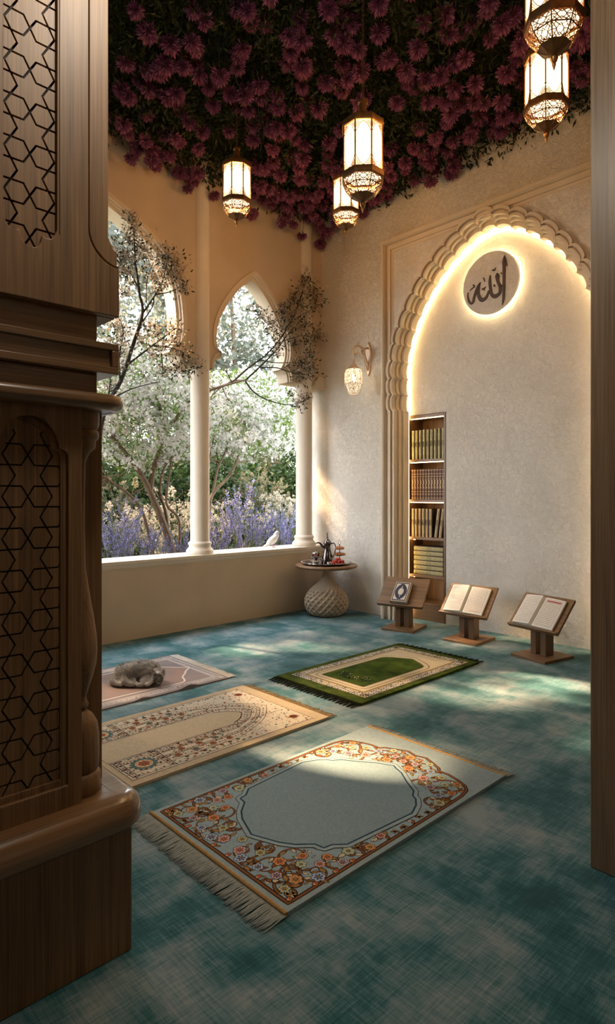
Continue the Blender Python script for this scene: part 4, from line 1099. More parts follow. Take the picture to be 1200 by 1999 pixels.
for s in (-1, 1):
    b = MB(); b.tube([(s * .622, -.385 + .77 * i / 60, .010 + .001 * (i % 2)) for i in range(61)], [.006 + .001 * (i % 2) for i in range(61)], 7); b.build('corded_edge', M_BIND, bl)
M_FR = pm('grey_fringe', (.42, .48, .50))
fringe(bl, -.625, -1, .388, .092, M_FR, 330, RNG); fringe(bl, .625, 1, .388, .062, M_FR, 260, RNG)
# --- tan rug
tn = thing('prayer_rug', 'cream and tan prayer rug with nested arch bands and small flowers, behind the wooden pier', 'rug', (-2.875, -2.072, 0))
TMAT = [pm('tan_pile', (.46, .37, .25)), pm('tan_field', (.48, .40, .28)), pm('dark_thread', (.05, .03, .025)), pm('rust_thread', (.32, .09, .035)), pm('cream_ground', (.58, .52, .41)), pm('teal_thread', (.07, .17, .18)), pm('slate_ring', (.14, .16, .16)), pm('peach_ground', (.56, .42, .26)), pm('brown_thread', (.20, .12, .06))]
P_ = Pat(.0124); rug_body(P_.mb, 1.15, .755, .012)
rect = lambda u0, u1, v0, v1: [(u0, v0), (u1, v0), (u1, v1), (u0, v1)]
P_.poly(rect(-.545, .555, -.335, .335), 2, 0); P_.poly(rect(-.542, .552, -.331, .331), 4, 1)
P_.poly(rect(.500, .560, -.36, .36), 0, 2)
P_.stroke([(.498, -.35), (.498, .35)], .004, 8, 3)
def arch_line(w, apex, u0=-.545):
    s = [(apex, 0), (apex - .02 * (w / .1), w * .30), (apex - .055 * (w / .1), w * .62), (apex - .115 * (w / .1), w * .90), (apex - .16 * (w / .1), w), (u0, w)]
    return [(a, v) for a, v in s[::-1]] + [(a, -v) for a, v in s[1:]]
def motifs(poly_test, n, size, l, pal):
    c = 0; tries = 0
    while c < n and tries < n * 30:
        tries += 1; q = (RNG.uniform(-.54, .50), RNG.uniform(-.33, .33))
        if not poly_test(q): continue
        c += 1; k = RNG.random(); s = size * RNG.uniform(.7, 1.3)
        if k < .35:
            P_.disc(q, s * .5, RNG.choice(pal), l, 6)
        elif k < .75:
            a = RNG.uniform(0, 6.28); P_.poly([(q[0] + s * x * math.cos(a) - s * y * math.sin(a), q[1] + s * x * math.sin(a) + s * y * math.cos(a)) for x, y in ((0, 0), (.5, .22), (1, 0), (.5, -.22))], RNG.choice(pal), l)
        else:
            a = RNG.uniform(0, 6.28); P_.stroke([(q[0] + s * (t - .5) * 1.8 * math.cos(a + t), q[1] + s * (t - .5) * 1.8 * math.sin(a + t)) for t in np.linspace(0, 1, 5)], .0022, RNG.choice(pal), l)
motifs(lambda q: True, 900, .013, 4, [2, 3, 5, 8, 8, 3])
bands = [(.33, .475), (.275, .44), (.225, .395), (.205, .372), (.170, .338), (.150, .315), (.118, .275)]
for i, (w, ap) in enumerate(bands[1:]):
    P_.stroke(smooth(arch_line(w, ap), 3), .004, [8, 2, 8, 2, 8, 2][i], 5)
for (w0, a0, n, mk) in ((.25, .418, 90, 2), (.160, .327, 110, 3), (.134, .295, 80, 2), (.215, .384, 80, 8)):
    pts = dense(smooth(arch_line(w0, a0), 3), .0155, False)
    for i, p in enumerate(pts):
        P_.disc(p, .0055 if i % 2 else .0035, [2, 3, 5, 2][i % 4], 6, 7)
fld = smooth(arch_line(.103, .262), 3)
P_.poly(offset(fld, .008), 8, 7); P_.poly(offset(fld, .004), 4, 8); P_.poly(fld, 1, 9)
for s in (1, -1):
    v0, v1 = .120 * s, .318 * s
    lo, hi = min(v0, v1), max(v0, v1); vm = (lo + hi) / 2
    P_.stroke([(-.53, lo), (-.535, hi), ], .004, 2, 10); P_.stroke([(-.508, lo), (-.508, hi)], .003, 2, 10); P_.stroke([(-.325, lo), (-.325, hi)], .004, 2, 10); P_.stroke([(-.350, lo), (-.350, hi)], .003, 2, 10)
    P_.stroke([(-.53, lo), (.10, lo)], .003, 2, 10); P_.stroke([(-.53, hi), (.45, hi)], .003, 2, 10)
    for u in (-.519, -.3375):
        for k in range(9): P_.disc((u, lo + (hi - lo) * (k + .5) / 9), .0075 if k % 2 == 0 else .005, [2, 3][k % 2], 11, 8)
    for k in range(17):
        P_.disc((-.50 + k * .04, lo + .012), .006, [2, 3, 5][k % 3], 11, 8); P_.disc((-.50 + k * .05, hi - .010), .006, [2, 5, 3][k % 3], 11, 8)
    c = (-.430, vm)
    P_.disc(c, .062, 6, 12, 28); P_.disc(c, .053, 5, 13, 28); P_.disc(c, .044, 2, 14, 26); P_.disc(c, .041, 7, 15, 26); P_.flower(c, .026, 3, 8, 3, 8, 16, 6)
    for k in range(10): P_.disc((c[0] + .033 * math.cos(k * PI / 5), c[1] + .033 * math.sin(k * PI / 5)), .004, 3, 16, 6)
    for k in range(30): P_.disc((c[0] + .058 * math.cos(k * PI / 15), c[1] + .058 * math.sin(k * PI / 15)), .004, 2 if k % 2 else 4, 14, 6)
    for rowv in (vm - .048, vm + .048):
        P_.stroke([(-.31 + t * .33, rowv + .006 * math.sin(t * 22)) for t in np.linspace(0, 1, 26)], .0025, 8, 10)
    P_.stroke([(-.32, vm), (.05, vm)], .0025, 8, 10)
    for k in range(7):
        u = -.27 + k * .048
        P_.flower((u, vm + (.026 if k % 2 else -.024)), .017, [3, 3, 5][k % 3], 8, 2, 8, 11, 6)
        for dv in (-.07, .07): P_.flower((u + .02, vm + dv * .95), .011, [5, 3, 2][k % 3], 8, 2, 8, 11, 5)
for s in (1, -1): P_.flower((.44, .245 * s), .024, 3, 2, 3, 2, 11, 8)
P_.mb.build('pile', TMAT, tn, angle=0, clean=False)
fringe(tn, .575, 1, .375, .065, pm('straw_fringe', (.40, .30, .17)), 190, RNG)
# --- green rug
gn = thing('prayer_rug', 'green prayer rug with gabled field and black tasselled fringe, near the reading stands', 'rug', (-1.388, -2.062, 0))
GMAT = [pile_mat('green_pile', (.018, .038, .006), (.075, .10, .012), 14), pile_mat('green_field_sheen', (.014, .038, .006), (.075, .115, .012), 9), pm('black_thread', (.02, .018, .015)), pm('cream_band', (.55, .47, .33)), pm('white_thread', (.55, .53, .48)), pm('gold_line', (.35, .24, .06)), pm('brown_edge', (.10, .06, .025)), pm('deep_green', (.012, .03, .008))]  # sheen of the green field is painted in as colour noise
P_ = Pat(.0144); rug_body(P_.mb, 1.255, .745, .014)
P_.poly(rect(-.545, .575, -.325, .325), 6, 0); P_.poly(rect(-.541, .571, -.321, .321), 4, 1)
P_.poly(rect(-.482, .515, -.262, .262), 6, 2); P_.poly(rect(-.478, .511, -.258, .258), 5, 3); P_.poly(rect(-.470, .503, -.250, .250), 6, 4); P_.poly(rect(-.466, .499, -.246, .246), 3, 5)
for side in range(4):                      # fretted border
    n = 46 if side < 2 else 27
    for k in range(n):
        for j in range(3):
            if side < 2: q = (-.535 + 1.10 * (k + .5) / n, (.292 if side else -.292) + (j - 1) * .019)
            else: q = ((-.513 if side == 2 else .543) + (j - 1) * .019, -.315 + .63 * (k + .5) / n)
            w, h = RNG.uniform(.004, .011), RNG.uniform(.004, .008)
            P_.poly(rect(q[0] - w, q[0] + w, q[1] - h, q[1] + h), RNG.choice([2, 2, 6, 5]), 3)
for o, m_, l in ((.022, 6, 6), (.018, 5, 7), (.014, 3, 8)):
    pass
gable = [(-.395, -.180), (.215, -.180), (.250, -.165), (.285, -.115), (.345, 0), (.285, .115), (.250, .165), (.215, .180), (-.395, .180)]
gd = dense(gable)
P_.poly(offset(gd, .046), 6, 6); P_.poly(offset(gd, .040), 3, 7); P_.poly(offset(gd, .006), 6, 8); P_.poly(offset(gd, .0), 1, 9)
for i, p in enumerate(dense(offset(gd, .010), .012)): P_.disc(p, .0028, 6, 10, 5)
for k in range(120):
    t = RNG.random(); q = (-.31 + .03 * math.sin(t * 9) + RNG.uniform(-.03, .05), -.12 + .24 * t)
    if inside(q, gd): P_.poly([(q[0] + x, q[1] + y) for x, y in ((0, 0), (.012, .004), (.016, .014), (.004, .010))], RNG.choice([2, 7, 2, 7, 2, 3]), 10)
P_.mb.build('pile', GMAT, gn, angle=0, clean=False)
M_BF = pm('black_fringe', (.016, .020, .010))
fringe(gn, -.625, -1, .372, .085, M_BF, 230, RNG, .030, .008); fringe(gn, .625, 1, .372, .095, M_BF, 260, RNG, .045, .010)
# --- cat rug
WV = lambda u, v: .006 * math.exp(-((u - .30) / .05) ** 2 - ((v + .385) / .05) ** 2) * 3 + .012 * math.exp(-((u + .02) / .035) ** 2 - ((v + .39) / .04) ** 2)
cr = thing('prayer_rug', 'thin dusty pink and grey prayer rug with white fringe, under the sleeping cat', 'rug', (-2.858, -1.115, 0))
CMAT = [pile_mat('mauve_grey', (.17, .165, .175), (.27, .215, .21), 2.2), pm('white_line', (.58, .55, .52)), pile_mat('pale_border', (.33, .31, .31), (.42, .38, .37), 40), pm('grey_thread', (.22, .20, .21)), pile_mat('rose_field', (.18, .17, .18), (.30, .20, .17), 3.2)]
P_ = Pat(.0); rug_body(P_.mb, 1.20, .755, .008, WV)
n0 = len(P_.mb.v)
P_.poly(rect(-.55, .585, -.352, .352), 2, 0); P_.poly(rect(-.545, .525, -.285, .285), 0, 1)
mh = [(-.50, .245), (.10, .245), (.185, .262), (.31, .262), (.352, .235), (.378, .17), (.40, .14), (.44, .10), (.47, .06), (.525, .012), (.535, 0)]
mh2 = smooth(mh + [(a, -v) for a, v in mh[:-1]][::-1], 4)
P_.poly(mh2, 4, 2); P_.stroke(mh2, .012, 1, 3)
for k in range(70):
    for s in (1, -1):
        u = -.55 + 1.1 * k / 70; P_.leaf((u, .318 * s), (1 if k % 2 else 2.2) * s, .026, 3 if k % 2 else 1, 2, 2)
for k in range(38):
    P_.leaf((.553, -.33 + .66 * k / 38), .8 if k % 2 else -.8, .026, 3 if k % 2 else 1, 2, 2)
for s in (1, -1): P_.stroke([(-.55, .288 * s), (.528, .288 * s)], .004, 1, 4); P_.stroke([(-.55, .346 * s), (.58, .346 * s)], .004, 1, 4)
# drape the ornament over the folds: subdivide by re-lifting every vertex
P_.mb.v = P_.mb.v[:n0] + [(x, y, z * 3 + .0086 + WV(x, y)) for x, y, z in P_.mb.v[n0:]]
P_.mb.build('pile', CMAT, cr, angle=0, clean=False)
fringe(cr, .60, 1, .375, .075, pm('white_fringe', (.66, .63, .58)), 300, RNG, 0, .007)
# ------------------------------------------------------------------ cat and dove: one continuous skin each
def skin(mb, name, mats, voxel, it=6, fac=.5):
    me = mb.mesh(name, mats, 0)
    o = bpy.data.objects.new('tmp', me); COL.objects.link(o)
    r = o.modifiers.new('r', 'REMESH'); r.mode = 'VOXEL'; r.voxel_size = voxel
    s = o.modifiers.new('s', 'SMOOTH'); s.iterations = it; s.factor = fac
    bpy.context.view_layer.update()
    ev = o.evaluated_get(bpy.context.evaluated_depsgraph_get())
    out = bpy.data.meshes.new_from_object(ev)
    bpy.data.objects.remove(o); bpy.data.meshes.remove(me)
    out.name = name; out.materials.clear()
    for m in (mats if isinstance(mats, (list, tuple)) else [mats]): out.materials.append(m)
    out.polygons.foreach_set('use_smooth', [True] * len(out.polygons)); return out
def ell(mb, c, r, rz=0.0, ry=0.0, rx=0.0):
    M = Matrix.Translation(c) @ Matrix.Rotation(rz, 4, 'Z') @ Matrix.Rotation(ry, 4, 'Y') @ Matrix.Rotation(rx, 4, 'X')
    mb.sphere((0, 0, 0), r, 18, 12, M)
def fur_mat():
    m, nt, b = new_mat('grey_fur')
    v = coords(nt); f = noise(nt, v, 16, 4, .6, .8); g = noise(nt, v, 160, 3)
    t = math_n(nt, 'ADD', math_n(nt, 'MULTIPLY', f, .75), math_n(nt, 'MULTIPLY', g, .3))
    nt.links.new(ramp(nt, t, [(.38, (.20, .19, .185)), (.52, (.44, .425, .41)), (.68, (.68, .665, .65))]), b.inputs['Base Color'])
    b.inputs['Roughness'].default_value = .8; b.inputs['Specular IOR Level'].default_value = .2; return m
M_FUR = fur_mat(); M_FACE = plain('dark_face_fur', (.055, .045, .038), .8, 0, .3, 90)
cat_loc = Vector((-2.745, -1.215, .0175)); cat_rz = math.atan2(-.68, .73)
cat = thing('cat', 'fluffy grey cat curled up asleep on the pale prayer rug', 'cat', cat_loc, cat_rz)
cb2 = MB()                                  # local x: towards the head, y: away from the room's centre (back of the cat)
ell(cb2, (-.005, .040, .062), (.125, .070, .062)); ell(cb2, (-.095, .020, .056), (.068, .066, .056)); ell(cb2, (.060, .030, .060), (.062, .060, .058))
ell(cb2, (.100, -.005, .052), (.042, .045, .042), 0, .3); ell(cb2, (.122, -.046, .043), (.040, .036, .035), -1.1, .25)     # neck, head
ell(cb2, (.131, -.080, .026), (.020, .016, .015), -1.2, .3)                                                              # muzzle
for s, y in ((1, -.048), (-1, -.036)):                                                                                    # ears
    e = MB(); cb2.lathe([(.021, -.012), (.019, 0), (.014, .016), (.007, .030), (.002, .040)], 10, M=Matrix.Translation((.098 if s > 0 else .147, y, .066)) @ Matrix.Rotation(.2, 4, 'X') @ Matrix.Rotation(-.35 * s, 4, 'Y') @ Matrix.Scale(.55, 4, (0, 1, 0)))
cb2.tube(smooth([(-.100, -.02, .045), (-.085, -.055, .028), (-.055, -.080, .015), (-.028, -.090, .012)], 4), list(np.linspace(.034, .013, 13)), 10)   # hind leg
cb2.sphere((-.024, -.091, .012), (.019, .014, .012)); cb2.tube(smooth([(-.06, .0, .03), (-.03, -.055, .016), (.0, -.070, .012)], 4), [.022] * 5 + [.013] * 4, 10)
cb2.tube(smooth([(.060, -.01, .045), (.050, -.050, .025), (.032, -.080, .014), (.018, -.092, .012)], 4), list(np.linspace(.030, .013, 13)), 10); cb2.sphere((.014, -.094, .012), (.018, .014, .012))
cb2.tube(smooth([(.075, -.02, .04), (.078, -.055, .022), (.068, -.088, .013)], 4), list(np.linspace(.026, .013, 9)), 10); cb2.sphere((.064, -.094, .012), (.016, .014, .012))
cb2.tube(smooth([(-.135, .04, .035), (-.168, .01, .022), (-.165, -.04, .018), (-.130, -.072, .016), (-.09, -.088, .013)], 5), list(np.linspace(.030, .014, 21)), 10)   # tail
cme = skin(cb2, 'body', [M_FUR], .0045, 8)
body = link('body', cme, cat)
# coat: single hairs rooted on the skin
nv = len(cme.vertices); co = np.empty(nv * 3); no = np.empty(nv * 3)
cme.vertices.foreach_get('co', co); cme.vertices.foreach_get('normal', no); co = co.reshape(-1, 3); no = no.reshape(-1, 3)
rg_ = np.random.default_rng(3)
idx = rg_.integers(0, nv, 15000); idx = idx[co[idx, 2] > .004]
d = no[idx] * .55 + rg_.normal(size=(len(idx), 3)) * .22 + np.array([-.55, -.1, -.30])
ln = rg_.uniform(.010, .022, len(idx)); ln[(co[idx, 0] > .08) & (co[idx, 1] < -.01)] *= .4; ln[co[idx, 2] < .028] *= .4
tv = np.array([(-.045, 0, 0), (.045, 0, 0), (.03, .10, .6), (0, .26, 1), (-.03, .10, .6)]); tf_ = np.array([(0, 1, 2), (0, 2, 4), (4, 2, 3)])
v, f = scatter(tv, tf_, co[idx] + rg_.normal(size=(len(idx), 3)) * .001, frames(d, rg_), ln)
fo = link('coat', np_mesh('coat', v, f, [M_FUR]), body); fo['kind'] = 'stuff'
b = MB(); ell(b, (.137, -.0955, .031), (.006, .0045, .004)); b.build('nose', M_FACE, cat)
b = MB(); b.tube([(.104, -.077, .047), (.110, -.083, .043), (.118, -.086, .044)], .0016, 5); b.tube([(.143, -.082, .044), (.150, -.077, .043), (.155, -.069, .047)], .0016, 5); b.build('closed_eye', M_FACE, cat)
fi = np.where((co[:, 0] > .098) & (co[:, 1] < -.064) & (co[:, 2] > .010))[0]
ix = rg_.choice(fi, 2600); dd = no[ix] * .4 + rg_.normal(size=(len(ix), 3)) * .2 + np.array([0, .45, .1])
v, f = scatter(tv, tf_, co[ix], frames(dd, rg_), rg_.uniform(.006, .010, len(ix))); fo = link('face_fur', np_mesh('face_fur', v, f, [M_FACE]), cat); fo['kind'] = 'stuff'

dv = thing('dove', 'white dove perched on the window sill between the two columns', 'bird', (-.50, .14, .6625), R(-15))
M_DOVE = plain('white_feathers', (.72, .70, .66), .7, 0, .08, 60)
b = MB(); ell(b, (.0, 0, .075), (.066, .034, .040), 0, -.75); ell(b, (.036, 0, .118), (.030, .025, .036), 0, -.3); ell(b, (.046, 0, .150), (.021, .018, .021)); ell(b, (.042, 0, .134), (.02, .018, .022))
b.tube([(-.03, 0, .05), (-.075, 0, .022), (-.110, 0, .006)], [.026, .016, .008], 10)
for s in (1, -1): ell(b, (-.012, s * .026, .072), (.070, .011, .028), 0, -.72)
link('body', skin(b, 'body', [M_DOVE], .004, 5), dv)
b = MB(); b.lathe([(.006, 0), (.004, .008), (.0005, .018)], 8, M=Matrix.Translation((.064, 0, .150)) @ Matrix.Rotation(R(100), 4, 'Y')); b.build('beak', plain('beak', (.30, .18, .14)), dv)
b = MB()
for s in (1, -1): b.sphere((.055, s * .0155, .155), .0028, 8, 6)
b.build('eye', plain('bird_eye', (.01, .01, .01), .2), dv)
M_PINK = plain('pink_leg', (.45, .16, .12))
for s in (1, -1):
    b = MB(); b.tube([(.006, s * .014, .044), (.010, s * .014, .004)], .0032, 6)
    for a in (-.5, 0, .5, PI): b.tube([(.010, s * .014, .003), (.010 + .018 * math.cos(a), s * .014 + .018 * math.sin(a), .0018)], [.0026, .0018], 5)
    b.build('leg', M_PINK, dv)

# ------------------------------------------------------------------ flowers and foliage hanging from the ceiling
NPR = np.random.default_rng(21)
M_PETAL = leafmat('purple_petal', (.17, .045, .125), (.29, .095, .20), .3, .55, 9.0); M_TIP = leafmat('pale_petal', (.40, .15, .26), (.50, .24, .32), .3, .55, 9.0)
M_LEAF = leafmat('dark_leaf', (.010, .018, .006), (.030, .042, .012), .25, .45, 6.0); M_LEAF2 = leafmat('olive_leaf', (.035, .045, .012), (.07, .075, .02), .3, .45, 6.0)
M_STEM = plain('dark_stem', (.02, .018, .01), .8)
def bloom_mesh(seed):
    r = np.random.default_rng(seed); n = 230
    d = r.normal(size=(n, 3)); d[:, 2] = -np.abs(d[:, 2]) * 1.0 + .35; d /= np.linalg.norm(d, axis=1, keepdims=True)
    tv = np.array([(-.05, 0, .2), (.05, 0, .2), (.10, .03, .7), (0, -.02, 1.0), (-.10, .03, .7)]); tf = np.array([(0, 1, 2, 3), (0, 3, 4, 4)])
    tf = np.array([(0, 1, 2), (0, 2, 3), (0, 3, 4)])
    L = r.uniform(.046, .068, n) * np.where(d[:, 2] > .1, .8, 1)
    v, f = scatter(tv, tf, d * .006, frames(d + r.normal(size=d.shape) * .12, r), L)
    v[:, 2] *= 1.12
    mi = np.tile(np.array([0, 1, 0]), n) * (np.repeat(r.random(n), 3) < .4)
    return np_mesh('bloom', v, f, [M_PETAL, M_TIP], mi)
BLOOMS = [bloom_mesh(k) for k in range(5)]
sb_ = MB(); sb_.tube([(0, 0, 0), (.006, .004, .12), (-.004, .006, .26), (0, 0, .42)], [.0025, .0025, .003, .003], 5); STEM = sb_.mesh('stem', M_STEM)
spots = []
tries = 0
while len(spots) < 300 and tries < 60000:
    tries += 1
    x, y = NPR.uniform(-2.95, .04), NPR.uniform(-3.35, -.05)
    t = (x - CAM.x) * math.cos(YAW) + (y - CAM.y) * math.sin(YAW); X = (x - CAM.x) * math.sin(YAW) - (y - CAM.y) * math.cos(YAW)
    if t < 2.9: continue
    wall = min(-y, .11 - x)
    z = NPR.uniform(4.02, 4.18) - .0
    if wall < .35: z -= NPR.uniform(0, .14) * (1 if y > -.35 else .3)
    if x > -.25 and y > -2.6 and y < -.5: z += .05
    px, py = 600 + FPX * X / t, HOR - FPX * (z - 1.2) / t
    if not (205 < px < 1160 and -40 < py < 480): continue
    if wall < .06 or (x > -.30 and y < -1.9 and NPR.random() < .75): continue
    dens = (.5 if x > -.9 and y > -.9 else 0) + .5 + .5 * math.sin(x * 3.1 + 1) * math.sin(y * 2.7)
    if NPR.random() > .25 + .75 * dens: continue
    if any((x - a) ** 2 + (y - b_) ** 2 + (z - c_) ** 2 < .085 ** 2 for a, b_, c_ in spots): continue
    spots.append((x, y, z))
spots.sort(key=lambda p: (p[0] - CAM.x) ** 2 + (p[1] - CAM.y) ** 2)
spots = spots[:300]
for i, (x, y, z) in enumerate(spots):
    o = link('hanging_bloom', BLOOMS[i % 5], None, (x, y, z)); o.rotation_euler = (NPR.uniform(-.35, .35), NPR.uniform(-.35, .35), NPR.uniform(0, 6.28)); s = NPR.uniform(.85, 1.15); o.scale = (s, s, s)
    tag(o, 'purple pompom bloom hanging among the dark leaves of the flower ceiling', 'flower', 'purple blooms hanging from the ceiling')
    st = link('stem', STEM, o)
# foliage mass
def foliage(n, xr, yr, zr, sz, seed, filt=None):
    r = np.random.default_rng(seed)
    p = np.stack([r.uniform(*xr, n), r.uniform(*yr, n), r.uniform(*zr, n)], axis=1)
    if filt is not None: p = p[filt(p)]
    d = r.normal(size=p.shape); d[:, 2] -= .55
    return scatter(LEAF_V, LEAF_F, p, frames(d, r), r.uniform(*sz, len(p)))
v, f = foliage(60000, (-3.3, .10), (-3.8, .02), (4.05, 4.38), (.035, .07), 31, lambda p: ((p[:, 2] > 4.17) | (p[:, 0] < -.35) | (p[:, 1] < -.6)) & ((p[:, 2] > 4.10 + .12 * np.sin(p[:, 0] * 5) * np.sin(p[:, 1] * 4.3 + 1)) | (np.random.default_rng(4).random(len(p)) < .12)))
mi = (np.random.default_rng(6).random(len(f) // 2) < .22).repeat(2).astype(np.int32)
fo = link('hanging_foliage', np_mesh('hanging_foliage', v, f, [M_LEAF, M_LEAF2], mi)); tag(fo, 'mass of dark small leaves covering the whole ceiling between the purple blooms', 'foliage', None, 'stuff')

# ------------------------------------------------------------------ garden beyond the arches
g = MB(); g.box(-25, 35, .26, 60, -.2, .20); struct(g.build('ground', plain('garden_soil', (.10, .10, .05), .9, 0, .4, 3)))
M_BARK = plain('warm_bark', (.095, .06, .033), .85, 0, .35, 25, .5); M_TWIG = plain('silhouette_twig', (.022, .016, .012), .8); M_BLOSSOM = leafmat('white_blossom', (.45, .445, .42), (.58, .57, .54), .22, .6, 8); M_FRESH = leafmat('fresh_leaf', (.055, .10, .02), (.13, .20, .04), .4, .5, 4)  # twig colour holds the darkness of a silhouette
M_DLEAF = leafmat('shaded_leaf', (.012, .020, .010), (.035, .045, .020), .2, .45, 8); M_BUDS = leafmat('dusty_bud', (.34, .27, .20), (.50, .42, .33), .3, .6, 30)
def fl_template(seed, n, R_, pet):
    """a spray of small five-petalled flowers"""
    r = np.random.default_rng(seed); V, F = [], []
    for k in range(n):
        c = r.normal(size=3); c = c / np.linalg.norm(c) * R_ * r.uniform(.4, 1); nd_ = c / np.linalg.norm(c) + r.normal(size=3) * .4
        M = frames(nd_[None], r)[0]
        for q in range(5):
            a = 2 * PI * q / 5; b0 = len(V)
            for (rr, da, h) in ((0, 0, 0), (.7, -.5, .1), (1, 0, .25), (.7, .5, .1)):
                V.append(c + M @ np.array([pet * rr * math.cos(a + da), pet * rr * math.sin(a + da), pet * h]))
            F.append((b0, b0 + 1, b0 + 2, b0 + 3))
    return np.array(V), np.array(F)
def limb(mb, pts, r0, r1, seg=8):
    p = smooth([tuple(q) for q in pts], 5); mb.tube(p, list(np.linspace(r0, r1, len(p))), seg); return p
def twigs(mb, path, n, L, r, rng, up=.3, spread=1.0, levels=1, ends=None):
    for k in range(n):
        q = Vector(path[rng.integers(int(len(path) * .25), len(path))])
        d = Vector(rng.normal(size=3)) * spread; d.z += up; d.normalize(); l = L * rng.uniform(.5, 1.1)
        m = q + d * l * .5 + Vector(rng.normal(size=3)) * l * .1; e = q + d * l + Vector(rng.normal(size=3)) * l * .12
        pts = [tuple(q), tuple(m), tuple(e)]; mb.tube(smooth(pts, 2), list(np.linspace(r, r * .4, 5)), 5)
        if ends is not None: ends.append(e); ends.append(m)
        if levels > 1: twigs(mb, smooth(pts, 3), 3, L * .55, r * .5, rng, up, spread, levels - 1, ends)
def blossom_tree(label, base, limbs, crown, ncl, seed, nleaf=2500, extra=None):
    r = np.random.default_rng(seed)
    t = thing('blossom_tree', label, 'tree', base)
    off = Vector(base); w = MB(); ends = []
    for pts, r0, r1 in limbs:
        p = limb(w, [Vector(q) - off for q in pts], r0, r1)
        twigs(w, p, 9, .30, .007, r, .25, 1.0, 2, ends)
    w.build('trunk', M_BARK, t, clean=False)
    C_, RR = np.array(crown[0]) - np.array(base), np.array(crown[1])
    d = r.normal(size=(ncl, 3)); d /= np.linalg.norm(d, axis=1, keepdims=True)
    p = C_ + d * RR * (r.random((ncl, 1)) ** .45)
    lump = np.sin(p[:, 0] * 7 + seed) * np.sin(p[:, 2] * 8 + 1) * np.sin(p[:, 1] * 6) + .35 * np.sin(p[:, 0] * 17) * np.sin(p[:, 2] * 19) > -.10
    p = p[lump]
    tv, tf = fl_template(seed, 8, .06, .021)
    v, f = scatter(tv, tf, p, frames(r.normal(size=p.shape), r), r.uniform(.7, 1.3, len(p)))
    o = link('blossom', np_mesh('blossom', v, f, [M_BLOSSOM]), t); o['kind'] = 'stuff'
    d = r.normal(size=(nleaf, 3)); d /= np.linalg.norm(d, axis=1, keepdims=True); p = C_ + d * RR * (r.random((nleaf, 1)) ** .4)
    v, f = scatter(LEAF_V, LEAF_F, p, frames(r.normal(size=p.shape), r), r.uniform(.035, .07, len(p)))
    o = link('leaves', np_mesh('leaves', v, f, [M_FRESH]), t); o['kind'] = 'stuff'
    return t
G = lambda px, py, y: tuple(at(px, py, y))
def gb(px, y): p = at(px, 1000, y); return (p.x, p.y, .20)
b0 = gb(352, 1.5)
def down(px, y): return gb(px, y)
lt = blossom_tree('white blossom tree with several leaning trunks, seen through the left opening', b0,
    [([down(352, 1.5), G(325, 1040, 1.5), G(293, 960, 1.5), G(268, 915, 1.5), G(235, 872, 1.5), G(190, 820, 1.5)], .052, .016),
     ([G(293, 960, 1.5), G(300, 915, 1.5), G(318, 850, 1.5), G(310, 790, 1.5), G(276, 725, 1.45)], .036, .012),
     ([G(318, 848, 1.5), G(345, 815, 1.4), G(375, 780, 1.2), G(408, 763, .75), G(440, 752, .42), G(470, 744, .22)], .026, .010),
     ([down(335, 1.5), G(325, 1010, 1.5), G(312, 960, 1.5), G(325, 905, 1.5), G(370, 870, 1.5)], .022, .010),
     ([down(345, 1.6), G(350, 1020, 1.6), G(325, 985, 1.6), G(330, 930, 1.6), G(335, 890, 1.6)], .020, .010),
     ([down(310, 1.3), G(290, 1040, 1.3), G(270, 985, 1.3), G(225, 945, 1.3), G(190, 925, 1.3)], .022, .010)],
    (G(275, 785, 1.6), (1.0, .85, .80)), 2500, 7, 6500)
# left tree's long branch through the opening, silhouette darkness put into its colours
def spray(parent, off, limbs, clusters, seed, names=('branch', 'leaves', 'blossom'), nl=64, nb=30, rad=.085):
    r = np.random.default_rng(seed); w = MB(); off = Vector(off)
    for pts, r0, r1 in limbs: limb(w, [Vector(q) - off for q in pts], r0, r1, 7)
    LP, BP, LD = [], [], []
    for (c, s) in clusters:
        c = np.array(Vector(c) - off)
        for k in range(int(nl * s)):
            q = c + r.normal(size=3) * rad * s * .62; LP.append(q); LD.append((q - c) + r.normal(size=3) * .04)
        for k in range(int(nb * s)): BP.append(c + r.normal(size=3) * rad * s * .6 + np.array([0, 0, .02]))
        for k in range(int(9 * s)):
            e = c + r.normal(size=3) * rad * s * .6; w.tube([tuple(c - np.array([0, 0, .02])), tuple((c + e) / 2 + r.normal(size=3) * .01), tuple(e)], [.0028, .002, .0012], 4)
    w.build(names[0], M_TWIG, parent, clean=False)
    LP, LD, BP = np.array(LP), np.array(LD), np.array(BP)
    lv = LEAF_V * np.array([1.15, 1, 1])
    v, f = scatter(lv, LEAF_F, LP, frames(LD, r), r.uniform(.026, .046, len(LP))); o = link(names[1], np_mesh(names[1], v, f, [M_DLEAF]), parent); o['kind'] = 'stuff'
    tv, tf = fl_template(seed, 7, .022, .0075)
    v, f = scatter(tv, tf, BP, frames(r.normal(size=BP.shape), r), r.uniform(.8, 1.4, len(BP))); o = link(names[2], np_mesh(names[2], v, f, [M_BUDS]), parent); o['kind'] = 'stuff'
A = G
